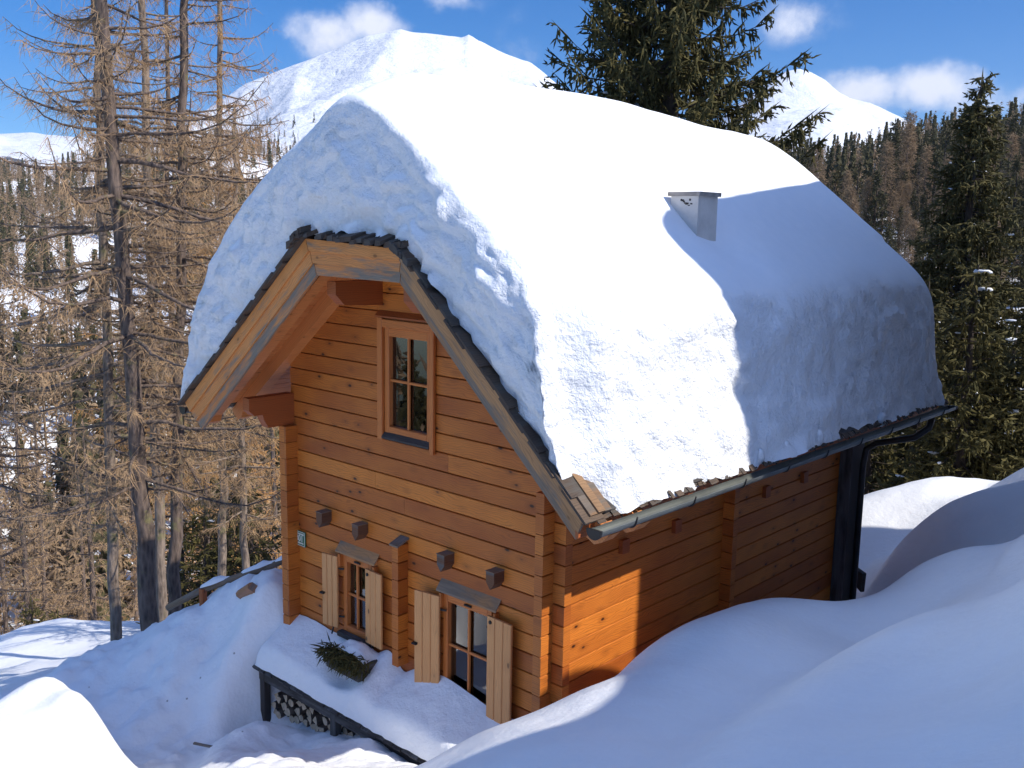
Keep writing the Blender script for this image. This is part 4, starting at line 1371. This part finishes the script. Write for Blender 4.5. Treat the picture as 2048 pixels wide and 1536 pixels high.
# ================================================================== CHALET NEXT DOOR (uphill; its eave shows at the right edge)
nb = tag(empty("neighbouring_chalet", (2.67, 2.46, 3.975), math.atan2(.245, .97)), "uphill chalet, only its grey gutter end and roof corner showing at the frame edge", "chalet")
NL, NS, NW = 8.1, 0.92, 5.8      # length, rise/run, width; origin = left front eave tip
b = MB()
for s0 in range(26):
    z = -3.6 + s0 * .2
    x0, x1 = .6, NW - .6
    if z > .25: x0 = max(x0, (z + .05) / NS + .12); x1 = min(x1, NW - (z + .05) / NS - .12)
    if x1 - x0 < .2: continue
    b.prism([(0, .003), (.09, .003), (.1, .012), (.1, .19), (0, .197)], (x0, .50, z), (x1 - x0, 0, 0), (0, -1, 0), (0, 0, 1))
    if z < .2:
        b.prism([(0, .003), (.09, .003), (.1, .012), (.1, .19), (0, .197)], (.7, .5, z), (0, NL - .9, 0), (-1, 0, 0), (0, 0, 1))
        b.prism([(0, .003), (.09, .003), (.1, .012), (.1, .19), (0, .197)], (NW - .7, .5, z), (0, NL - .9, 0), (1, 0, 0), (0, 0, 1))
    b.prism([(0, .003), (.09, .003), (.1, .012), (.1, .19), (0, .197)], (x0, NL - .5, z), (x1 - x0, 0, 0), (0, 1, 0), (0, 0, 1))
b.build("wall", M_GREY, nb)
b = MB()
hz = NW / 2 * NS
b.prism([(0, 0), (NW / 2, hz), (NW / 2, hz - .10), (.08, -.02)], (0, .03, 0), (0, NL - .06, 0), (1, 0, 0), (0, 0, 1))
b.prism([(NW, 0), (NW / 2, hz), (NW / 2, hz - .10), (NW - .08, -.02)], (0, .03, 0), (0, NL - .06, 0), (1, 0, 0), (0, 0, 1))
nro = b.build("roof", M_DARKW, nb)
for y in (0, NL - .03):
    for sx_ in (0, 1):
        b = MB()
        f_ = (lambda x: NW - x) if sx_ else (lambda x: x)
        b.slab([(f_(0.02), y, -.02), (f_(NW / 2), y, hz - .02), (f_(NW / 2), y, hz - .26), (f_(.2), y, -.10)], (0, .03, 0)); b.build("bargeboard", M_GREY, nro)
        b = MB(); b.slab([(f_(-.02), y - .012, .0), (f_(NW / 2), y - .012, hz), (f_(NW / 2), y - .012, hz - .05), (f_(.015), y - .012, -.045)], (0, .02, 0)); b.build("edge_trim", M_CREAM, nro)
        b = MB(); b.slab([(f_(-.06), y - .03, .0), (f_(NW / 2), y - .03, hz + .05), (f_(NW / 2), y - .03, hz + .08), (f_(-.07), y - .03, .03)], (0, .1, 0)); b.build("shingle_edge", M_SHING, nro)
for x in (.02, NW - .02):
    g = MB()
    prof = [(math.cos(math.pi + math.pi * i / 10) * .075, math.sin(math.pi + math.pi * i / 10) * .075) for i in range(11)]
    g.prism(prof, (x, -.02, -.03), (0, NL + .04, 0), (1, 0, 0), (0, 0, 1)); g.build("gutter", M_GUTTER, nb)
rows = []
NX = 60
for y in np.r_[np.linspace(.04, .6, 8), np.linspace(.9, NL - .7, 16), np.linspace(NL - .6, NL - .04, 8)]:
    ed = min(1, min(y - .02, NL - .02 - y) / .5); ed = (1 - (1 - ed) ** 2) ** .5
    row = []
    for i in range(NX + 1):
        t = i / NX
        x = NW * t
        zr = hz - abs(x - NW / 2) * NS + .02
        q = min(t, 1 - t) * 2
        th = 1.45 * min(1, (1 - (1 - min(1, q / .16)) ** 2) ** .5) * (.45 + .55 * ed)
        row.append(Vector((x, y, zr + th - .35 * math.exp(-((x - NW / 2) / .5) ** 2) + .04 * fbm(x, y, 0, 2))))
    rows.append(row)
fr = [Vector((p.x, .02, hz - abs(p.x - NW / 2) * NS + .02)) for p in rows[0]]
bk = [Vector((p.x, NL - .02, hz - abs(p.x - NW / 2) * NS + .02)) for p in rows[0]]
b = MB(); b.grid([fr] + rows + [bk]); b.build("snow_cover", M_SNOWROOF, nb)

# ================================================================== TREES
from mathutils.bvhtree import BVHTree
bpy.context.view_layer.update()
_bv = []
for o in list(S.objects):
    if o.type == 'MESH' and o.name.split('.')[0] in ('ground', 'terrain', 'hillside'):
        me = o.data
        _bv.append(BVHTree.FromPolygons([v.co.copy() for v in me.vertices], [tuple(p.vertices) for p in me.polygons]))


def drop(x, y):
    best = -60.0
    for t in _bv:
        h = t.ray_cast(Vector((x, y, 300)), Vector((0, 0, -1)))
        if h[0] is not None: best = max(best, h[0].z)
    return best


def pol(bearing, d):
    """a spot at a compass bearing (degrees west of the +y axis) and distance from the terrace the place is seen from"""
    a = R(bearing)
    return CX - d * math.sin(a), CY + d * math.cos(a)


def whorl_branch(base, az, L, rise, droop, tipup, n=7):
    d = np.array([math.cos(az), math.sin(az), 0])
    t = np.linspace(0, 1, n)
    z = rise * t * L - droop * L * t ** 1.6 + tipup * L * t ** 3.2
    wob = np.cumsum(rng.normal(0, .018, (n, 3)), axis=0) * L * .5
    p = base + d * (t * L)[:, None] + np.c_[0 * t, 0 * t, z] + wob
    p[0] = base
    return p


def larch(name, path, r0, r1, zb, ztop, Lmax, label, group=None, twig=None, barkm=None, density=1.0, per=26, rad=.0042, spacing=.30, az_bias=None, taper=.30, sub=None):
    """bare winter larch: path = trunk points, branches between zb and ztop"""
    path = np.array(path, float)
    e = tag(empty(name, tuple(path[0])), label, "larch", group)
    off = path[0].copy()
    n = 26
    d = np.r_[0, np.cumsum(np.linalg.norm(np.diff(path, axis=0), axis=1))]; d /= d[-1]
    ft = np.linspace(0, 1, n)
    tp = np.stack([np.interp(ft, d, path[:, k]) for k in range(3)], -1)
    tp[1:, :2] += rng.normal(0, .018, (n - 1, 2))
    tr = r0 + (r1 - r0) * ft ** .85
    tr[0] *= 1.25
    trunk_vf = tubes([tp - off], [tr], 10)
    paths, rads, W0, W1, W2, WR = [], [], [], [], [], []
    z = zb
    zend = tp[-1, 2]
    while z < min(ztop, zend):
        for _ in range(random.choice((2, 3, 3, 4))):
            if random.random() > density: continue
            b = np.array([np.interp(z, tp[:, 2], tp[:, 0]), np.interp(z, tp[:, 2], tp[:, 1]), z + random.uniform(-.12, .12)])
            hfrac = (z - zb) / max(.1, zend - zb)
            L = Lmax * min(1.0, (1 - hfrac) / (1 - taper) + .06) * random.uniform(.45, 1.05)
            if z - zb < 1.0: L *= .75
            az = random.uniform(0, 6.283)
            p = whorl_branch(b, az, L, random.uniform(-.1, .18), random.uniform(.2, .6) * (1.0 - .5 * hfrac), random.uniform(.25, .6), 8)
            paths.append(p); rb = (.010 + .011 * L) * random.uniform(.8, 1.1)
            rads.append(np.linspace(rb, .004, 8))
            m = int(per * L)
            t = np.clip(rng.uniform(.08, 1.02, m), 0, 1)
            c = np.stack([np.interp(t, np.linspace(0, 1, 8), p[:, k]) for k in range(3)], -1)
            side = rng.normal(0, 1, (m, 3)) * np.array([.55, .55, .35])
            side[:, 2] -= .62
            fwd = np.array([math.cos(az), math.sin(az), .15])
            dd = side + fwd * .38
            dd /= np.linalg.norm(dd, axis=1, keepdims=True)
            ln = rng.uniform(.14, .55, m) * (.55 + .5 * (1 - t))
            mid = c + dd * (ln * .5)[:, None]
            d2 = dd * .85 + rng.normal(0, .20, (m, 3)) + np.array([0, 0, -.25])
            end = mid + d2 * (ln * .6)[:, None]
            W0.append(c); W1.append(mid); W2.append(end); WR.append(np.full(m, rad) * rng.uniform(.7, 1.3, m))
            # finer side shoots
            k = int(m * (sub if sub is not None else .8))
            if k:
                ii = rng.integers(0, m, k)
                s0 = mid[ii] + (end[ii] - mid[ii]) * rng.uniform(-.8, .6, (k, 1))
                sd = rng.normal(0, 1, (k, 3)); sd[:, 2] -= .2; sd /= np.linalg.norm(sd, axis=1, keepdims=True)
                sl_ = rng.uniform(.06, .22, (k, 1))
                W0.append(s0); W1.append(s0 + sd * sl_ * .5); W2.append(s0 + sd * sl_ + rng.normal(0, .03, (k, 3))); WR.append(np.full(k, rad * .7))
        z += spacing * random.uniform(.7, 1.3)
    bv_, bf_ = join([trunk_vf, tubes([p - off for p in paths], rads, 4)])
    np_mesh("trunk", bv_, bf_, barkm or M_BARK, e, smooth=True)
    W0, W1, W2, WR = map(np.concatenate, (W0, W1, W2, WR))
    v, f = whips(W0 - off, W1 - off, W2 - off, WR)
    np_mesh("crown", v, f, twig or M_TWIG, e)
    return e


def spruce_parts(h, L0, zb, spacing, nb, dens, tw=.30, hang=.35, rs=.024, slim=.30, snowy=0, tipup=.35, sub=2):
    """trunk at the origin, height h, lowest branches at zb; returns trunk, needle mesh and snow lumps"""
    n = 14
    ft = np.linspace(0, 1, n)
    tp = np.c_[rng.normal(0, .02, n), rng.normal(0, .02, n), ft * h]
    trunk = tubes([tp], [np.linspace(.045 * h ** .75, .012, n)], 8)
    P, Q, RR, paths, rads, snow_ = [], [], [], [], [], []
    z = zb
    while z < h - .12:
        hf = (h - z)
        L1 = min(L0, hf * slim + .10)
        for i in range(nb if hf > .6 else 4):
            L = L1 * random.uniform(.6, 1.12)
            az = random.uniform(0, 6.283)
            p = whorl_branch(np.array([0, 0, z + random.uniform(-.15, .15)]), az, L, .10, .42 * min(1, hf / 4) + .05, tipup, 7)
            paths.append(p); rads.append(np.linspace(.008 + .010 * L, .003, 7))
            m = max(5, int(dens * L))
            t = rng.uniform(.14, 1.0, m) ** .8
            c = np.stack([np.interp(t, np.linspace(0, 1, 7), p[:, k]) for k in range(3)], -1)
            fw_ = np.array([math.cos(az), math.sin(az), 0]); sd = np.array([-math.sin(az), math.cos(az), 0])
            sg = rng.choice([-1, 1], m)[:, None]
            dd = fw_ * rng.uniform(.2, 1.0, (m, 1)) + sd * sg * rng.uniform(.2, 1.1, (m, 1)) + np.array([0, 0, 1.0]) * rng.normal(-.12, .30, (m, 1))
            hg = rng.random(m) < hang
            dd[hg] = dd[hg] * .28 + np.array([0, 0, -1.0])
            dd /= np.linalg.norm(dd, axis=1, keepdims=True)
            ln = tw * rng.uniform(.5, 1.35, m) * (1.15 - .5 * t)
            e_ = c + dd * ln[:, None]
            P.append(c); Q.append(e_); RR.append(np.full(m, rs) * rng.uniform(.7, 1.3, m))
            for _ in range(sub):
                f = rng.uniform(.25, .9, (m, 1))
                s0 = c + (e_ - c) * f
                q = dd + rng.normal(0, .55, (m, 3)); q /= np.linalg.norm(q, axis=1, keepdims=True)
                P.append(s0); Q.append(s0 + q * (ln * rng.uniform(.3, .7, m))[:, None]); RR.append(np.full(m, rs * .85))
            P.append(p[-2:-1]); Q.append(p[-1:] + (p[-1:] - p[-2:-1]) * .3); RR.append(np.array([rs]))
            if snowy and random.random() < snowy:
                k = random.randint(2, 5); snow_.append((p[k] + np.array([0, 0, .02]), random.uniform(.025, .085), az))
        z += spacing * random.uniform(.75, 1.25)
    P.append(np.array([[0, 0, h - .5]])); Q.append(np.array([[0, 0, h + .25]])); RR.append(np.array([rs * 1.3]))
    needles = spindles(np.concatenate(P), np.concatenate(Q), np.concatenate(RR))
    br = tubes(paths, rads, 4)
    sv, sf = [], []
    k = 0
    for c, r_, az in snow_:
        th = np.linspace(0, math.pi, 6); ph = np.linspace(0, 2 * math.pi, 9)[:-1]
        v = np.array([[r_ * 2.4 * math.sin(a) * math.cos(b), r_ * .8 * math.sin(a) * math.sin(b), r_ * .55 * math.cos(a)] for a in th for b in ph]) * rng.uniform(.75, 1.2, (48, 1))
        ca, sa = math.cos(az), math.sin(az)
        v = v @ np.array([[ca, sa, 0], [-sa, ca, 0], [0, 0, 1]]) + c
        f = np.array([(i * 8 + j, i * 8 + (j + 1) % 8, (i + 1) * 8 + (j + 1) % 8, (i + 1) * 8 + j) for i in range(5) for j in range(8)]) + k
        sv.append(v); sf.append(f); k += 48
    return trunk, br, needles, (np.concatenate(sv), np.concatenate(sf)) if sv else None


def spruce(name, loc, label, group=None, mat=None, cat="spruce", **kw):
    e = tag(empty(name, loc), label, cat, group)
    tr_, br, nd, sn = spruce_parts(**kw)
    v, f = join([tr_, br]); np_mesh("trunk", v, f, M_BARKD, e, smooth=True)
    np_mesh("crown", nd[0], nd[1], mat or M_NEEDLE, e)
    if sn: np_mesh("snow_clumps", sn[0], sn[1], M_SNOWR, e, smooth=True)
    return e


# -- larches beside the cabin, left
LG = "bare larches on the slope left of the cabin"
def LP(x0, y0, x1, y1, z1, bend=.1):
    z0 = drop(x0, y0) - .3
    return [(x0, y0, z0), (x0 + (x1 - x0) * .35 + bend * .3, y0 + (y1 - y0) * .35, z0 + (z1 - z0) * .35), (x0 + (x1 - x0) * .7 - bend, y0 + (y1 - y0) * .7, z0 + (z1 - z0) * .7), (x1, y1, z1)]
larch("larch_tree", LP(-8.9, 0.8, -8.85, .4, 9.5, .10), .15, .06, -1.6, 9.2, 3.2, "thickest dark trunked bare larch on the bank left of the cabin", LG, per=36, spacing=.26, sub=.8)
larch("larch_tree", LP(-10.4, 0.9, -10.3, 1.1, 9.0, .02), .10, .045, -2.6, 8.8, 2.5, "slim lichen flecked larch just left of the thickest larch", LG, barkm=M_BARK2, per=25, spacing=.30, sub=.8)
larch("larch_tree", LP(-9.6, 1.5, -9.3, 2.2, 9.0, .05), .115, .045, -1.6, 8.8, 2.4, "dark larch close to the right of the thickest larch", LG, per=25, spacing=.30, sub=.8)
larch("larch_tree", LP(-11.9, 2.5, -11.8, 2.6, 10.5, -.04), .11, .045, -1.0, 10, 2.6, "pale barked larch behind the pair of dark larches", LG, barkm=M_BARK2, per=23, spacing=.31, sub=.8)
larch("larch_tree", LP(-13.1, 4.5, -12.9, 4.8, 10.0, .0), .10, .04, -2.0, 9.8, 1.9, "straight slim larch nearest the snowy roof edge", LG, twig=M_TWIGO, barkm=M_BARK2, per=25, spacing=.30, sub=.8)
larch("larch_tree", LP(-12.0, 4.4, -12.1, 4.5, 4.6, .02), .09, .03, -3.6, 4.5, 1.7, "short larch beside the cabin eave, under the taller larches", LG, barkm=M_BARK2, per=46, spacing=.20)
larch("larch_tree", LP(-14.5, 0.2, -14.7, .2, 6.0, .1), .10, .03, -4.6, 5.8, 2.6, "bushy larch at the left edge above the snowy flat", LG, per=18, rad=.006, spacing=.28)
larch("larch_tree", LP(-17.5, 5.8, -17.3, 6.0, 8.5, .1), .12, .04, -5.0, 9.0, 2.8, "orange tinted larch standing deeper on the slope behind the pale barked larch", LG, per=18, rad=.007, twig=M_TWIGO, spacing=.28)
OG = "orange larches beyond the slope edge"
for bb, d, ht, lb in ((58.6, 31, 13.0, "tall orange tinted larch beyond the slope edge, next to the roof"), (56.8, 36, 12.5, "orange tinted larch half hidden by the snowy roof edge"), (60.6, 38, 13.5, "orange tinted larch seen between the two thin trunks"), (63.2, 42, 13, "broad brown larch in the valley behind the thick trunk")):
    x, y = pol(bb, d); z = drop(x, y)
    larch("larch_tree", [(x, y, z - .3), (x + .1, y, z + ht * .5), (x, y, z + ht)], .17, .03, z + 1.5, z + ht, 2.6, lb, OG, twig=M_TWIGO, per=22, rad=.010, spacing=.34, sub=.6, taper=.1)
VG = "bare larches in the valley below the slope"
for bb, d, ht, lb in ((70.2, 40, 12, "brown larch by the left edge above the sunny flat"), (66.9, 39, 11, "brown larch above the flat, between the left edge and the slim flecked trunk"), (71.3, 55, 14, "tall larch partly cut off by the left edge"), (69.3, 62, 15, "far brown larch on the lower valley side at left"), (67.3, 70, 15, "far brown larch on the valley side, mid left"), (64.6, 64, 15, "far brown larch showing right of the slim trunk"), (61.8, 72, 15, "far brown larch low in the valley by the eave")):
    x, y = pol(bb, d); z = drop(x, y)
    larch("larch_tree", [(x, y, z - .3), (x + .1, y, z + ht * .5), (x, y, z + ht)], .17, .03, z + .8, z + ht, 2.8, lb, VG, twig=M_TWIG, per=15, rad=.012, spacing=.40, sub=.6, taper=.1)
YG = "small conifers on the left slope"
for bb, d, ht, lb in ((70.0, 34, 4.6, "yellowish young spruce at the left edge behind the sunny flat"), (68.7, 36, 4.0, "second young spruce from the left edge behind the flat"), (60.7, 22.5, 3.2, "small dark spruce behind the handrail, left of centre"), (59.4, 23.5, 3.8, "small dark spruce behind the handrail, middle one"), (58.2, 22, 3.4, "small dark spruce behind the handrail, nearest the cabin"), (62.0, 24, 2.8, "small dark spruce between the two dark larch trunks")):
    x, y = pol(bb, d)
    spruce("young_spruce", (x, y, drop(x, y) - .1), lb, YG, h=ht, L0=1.3, zb=.15, spacing=.22, nb=6, dens=16, tw=.28, hang=.2, slim=.36, snowy=.04, sub=1)

# -- big spruces behind the cabin
spruce("spruce_tree", (-6.1, 10.5, drop(-6.1, 10.5) - .2), "large drooping spruce rising behind the snowy cabin ridge", h=17.5, L0=2.85, zb=3.0, spacing=.25, nb=9, dens=24, tw=.38, hang=.5, rs=.026, slim=.29, snowy=.10, tipup=.55)
SG = "spruces behind the cabin at the right"
spruce("spruce_tree", (-4.2, 22.6, drop(-4.2, 22.6) - .2), "tall pointed spruce standing alone at right behind the cabin", SG, h=12.8, L0=2.7, zb=.3, spacing=.22, nb=9, dens=22, tw=.38, hang=.35, rs=.032, slim=.31, snowy=.16, tipup=.25)
for bb, d, ht, L0, lb in ((19.6, 25, 6.0, 1.6, "shorter spruce in front of the tall pointed spruce"), (15.2, 27, 5.6, 1.7, "dark spruce by the right frame edge"), (17.3, 21.5, 5.4, 1.6, "dark low spruce right above the sunlit drift"), (22.0, 23.5, 3.9, 1.3, "small spruce showing beside the cabin rear corner"), (21.0, 30, 5.6, 1.5, "spruce rising above the rear end of the roof snow"), (13.9, 22, 5.5, 1.6, "low dark spruce in the right corner above the drift")):
    x, y = pol(bb, d)
    spruce("spruce_tree", (x, y, drop(x, y) - .2), lb, SG, h=ht, L0=L0, zb=.1, spacing=.24, nb=8, dens=17, tw=.34, hang=.3, rs=.032, slim=.30, snowy=.14, tipup=.25)

# -- forest on the right hillside: separate trees from a few grown prototypes
def proto_spruce(h):
    tr_, br, nd, _ = spruce_parts(h=h, L0=1.9, zb=.5, spacing=.48, nb=6, dens=6, tw=.55, hang=.35, rs=.075, slim=.22, tipup=.2, sub=1)
    return tr_, nd
def proto_larch(h):
    m = 1500
    z = h * (.10 + .9 * rng.random(m) ** .9)
    rr = (.22 * (h - z) + .25) * rng.random(m) ** .5
    az = rng.random(m) * 6.283
    c = np.c_[np.cos(az) * rr, np.sin(az) * rr, z + .15 * rr]
    d = np.c_[np.cos(az) * .5, np.sin(az) * .5, np.zeros(m)] + rng.normal(0, .6, (m, 3)) * np.array([1, 1, .8])
    d /= np.linalg.norm(d, axis=1, keepdims=True)
    ln = rng.uniform(.3, .9, (m, 1))
    nd = whips(c, c + d * ln * .5, c + d * ln + rng.normal(0, .1, (m, 3)), .022)
    tr_ = tubes([np.c_[np.zeros(5), np.zeros(5), np.linspace(0, h, 5)]], [np.linspace(.16, .02, 5)], 6)
    return tr_, nd
def mesh_only(name, vf, mat, smooth=False):
    o = np_mesh(name, vf[0], vf[1], mat, smooth=smooth); me = o.data
    bpy.data.objects.remove(o); return me
PS = [(mesh_only("trunk", t, M_BARKD, True), mesh_only("crown", n_, M_NEEDLE2)) for t, n_ in (proto_spruce(10), proto_spruce(11), proto_spruce(9))]
PL = [(mesh_only("trunk", t, M_BARK, True), mesh_only("crown", n_, M_TWIG2)) for t, n_ in (proto_larch(10), proto_larch(11))]
cand = []
r2 = random.Random(5)
while len(cand) < 1000:
    t, f = r2.uniform(.05, .92), r2.uniform(-.03, .86)
    p = HR.at(t, f)
    b_ = math.degrees(math.atan2(CX - p[0], p[1] - CY)); D = math.hypot(p[0] - CX, p[1] - CY)
    if not (11.5 < b_ < 31): continue
    if D < 62: continue
    if mnoise.noise(Vector((p[0] * .03, p[1] * .03, 1.0))) > .30: continue
    cand.append((D, p, b_))
cand.sort(key=lambda q: q[0])
near, far = cand[:280], cand[280:]
for D, p, b_ in near:
    sp = r2.random() < .72
    tm, cmn = r2.choice(PS if sp else PL)
    e = empty("spruce_tree" if sp else "larch_tree", (p[0], p[1], drop(p[0], p[1]) - .2))
    sc = r2.uniform(.42, 1.02) * min(1.0, D / 118)
    e.scale = (sc, sc, sc * r2.uniform(.9, 1.15)); e.rotation_euler = (0, 0, r2.uniform(0, 6.28))
    if sp: tag(e, "dark green spruce in the forest on the right hillside", "spruce", "spruces of the right hillside forest")
    else: tag(e, "leafless brown larch in the forest on the right hillside", "larch", "larches of the right hillside forest")
    for nm, me in (("trunk", tm), ("crown", cmn)):
        o = bpy.data.objects.new(nm, me); o.parent = e; COL.objects.link(o)


def far_wood(name, label, spots, low_s, low_l, share, mats, lo, hi, mix_seed):
    """a far wood read as one mass: many low trees in one mesh"""
    r_ = np.random.default_rng(mix_seed)
    VV, FF, MI, k = [], [], [], 0
    for p in spots:
        sp = r_.random() < share
        v, f = (low_s if sp else low_l)[r_.integers(0, 3)]
        sc = r_.uniform(lo, hi); a = r_.random() * 6.28
        rot = np.array([[math.cos(a), math.sin(a), 0], [-math.sin(a), math.cos(a), 0], [0, 0, 1]])
        VV.append((v * sc) @ rot + p); FF.append(f + k); MI.append(np.full(len(f), 0 if sp else 1)); k += len(v)
    o = np_mesh(name, np.concatenate(VV), np.concatenate(FF), mats, mi=np.concatenate(MI))
    return tag(o, label, "forest", kind='stuff')


def low_spruce():
    m = 70
    z = 1.0 - rng.random(m) ** 1.3 * .95
    rr = (.20 * (1 - z) + .02)
    az = rng.random(m) * 6.283
    c = np.c_[0 * z, 0 * z, z + .04]
    q = np.c_[np.cos(az) * rr, np.sin(az) * rr, z - rr * .5]
    return spindles(c, q, .035)
def low_larch():
    m = 110
    z = .12 + .88 * rng.random(m)
    rr = (.22 * (1 - z) + .02) * rng.random(m) ** .5
    az = rng.random(m) * 6.283
    c = np.c_[np.cos(az) * rr, np.sin(az) * rr, z]
    d = rng.normal(0, 1, (m, 3)); d /= np.linalg.norm(d, axis=1, keepdims=True)
    a_, f_ = spindles(c, c + d * rng.uniform(.05, .12, (m, 1)), .010)
    t_, tf = spindles(np.array([[0, 0, 0.]]), np.array([[0, 0, 1.]]), .012)
    return np.concatenate([a_, t_]), np.concatenate([f_, tf + len(a_)])
LS, LL_ = [low_spruce() for _ in range(3)], [low_larch() for _ in range(3)]
far_wood("forest", "mixed spruce and larch forest thinning out high on the right hillside", [np.array([p[0], p[1], drop(p[0], p[1]) - .2]) for D, p, b_ in far], LS, LL_, .62, [M_NEEDLE2, M_TWIG2], 5, 9, 3)
spots = []
while len(spots) < 5200:
    t, f = r2.uniform(0, .97), r2.uniform(-.02, .97) ** 1.0
    p = HL.at(t, f)
    m_ = mnoise.noise(Vector((p[0] * .011, p[1] * .02, 4.0))) + .5 * mnoise.noise(Vector((p[0] * .04, p[1] * .05, 9.0)))
    if m_ > .26: continue
    spots.append(p - np.array([0, 0, .3]))
far_wood("forest", "brown larch forest with dark spruces on the far valley side at left", spots, LS, LL_, .30, [M_NEEDLE2, M_TWIG2], 8, 15, 4)
spots = []
while len(spots) < 1300:
    t, f = r2.uniform(.02, .6), r2.uniform(.10, .8)
    p = M1.at(t, f)
    lim = 150 + 130 * mnoise.noise(Vector((p[0] * .004, p[1] * .004, 2.0))) - 60 * r2.random() ** 2
    if p[2] > lim + 60 * r2.random() ** 3: continue
    spots.append(p)
far_wood("forest", "sparse dark conifers at the tree line of the snowy mountain", spots, LS, LL_, .95, [M_NEEDLE2, M_TWIG2], 9, 17, 5)

spots = []
while len(spots) < 900:
    b_, d_ = r2.uniform(76, 150), r2.uniform(42, 130)
    x, y = pol(b_, d_)
    if x > -22 and y > -18: continue
    spots.append(np.array([x, y, drop(x, y) - .3]))
far_wood("forest", "spruce and larch wood on the valley side beyond the left frame edge", spots, LS, LL_, .6, [M_NEEDLE2, M_TWIG2], 8, 14, 6)

# ================================================================== AIR
hz = NT("haze")
hz.n.remove(hz.b)
pv = hz.node('VolumePrincipled')
pv.inputs['Color'].default_value = (0.80, 0.88, 1.0, 1)
pv.inputs['Density'].default_value = 0.00010
pv.inputs['Anisotropy'].default_value = 0.3
hz.l.new(pv.outputs[0], hz.out.inputs['Volume'])
b = MB(); b.box((-5200, -700, -400), (900, 4600, 620), 'x', bev=.001)
tag(b.build("haze", hz.m), kind='stuff', label='thin blue mountain air over the whole valley')
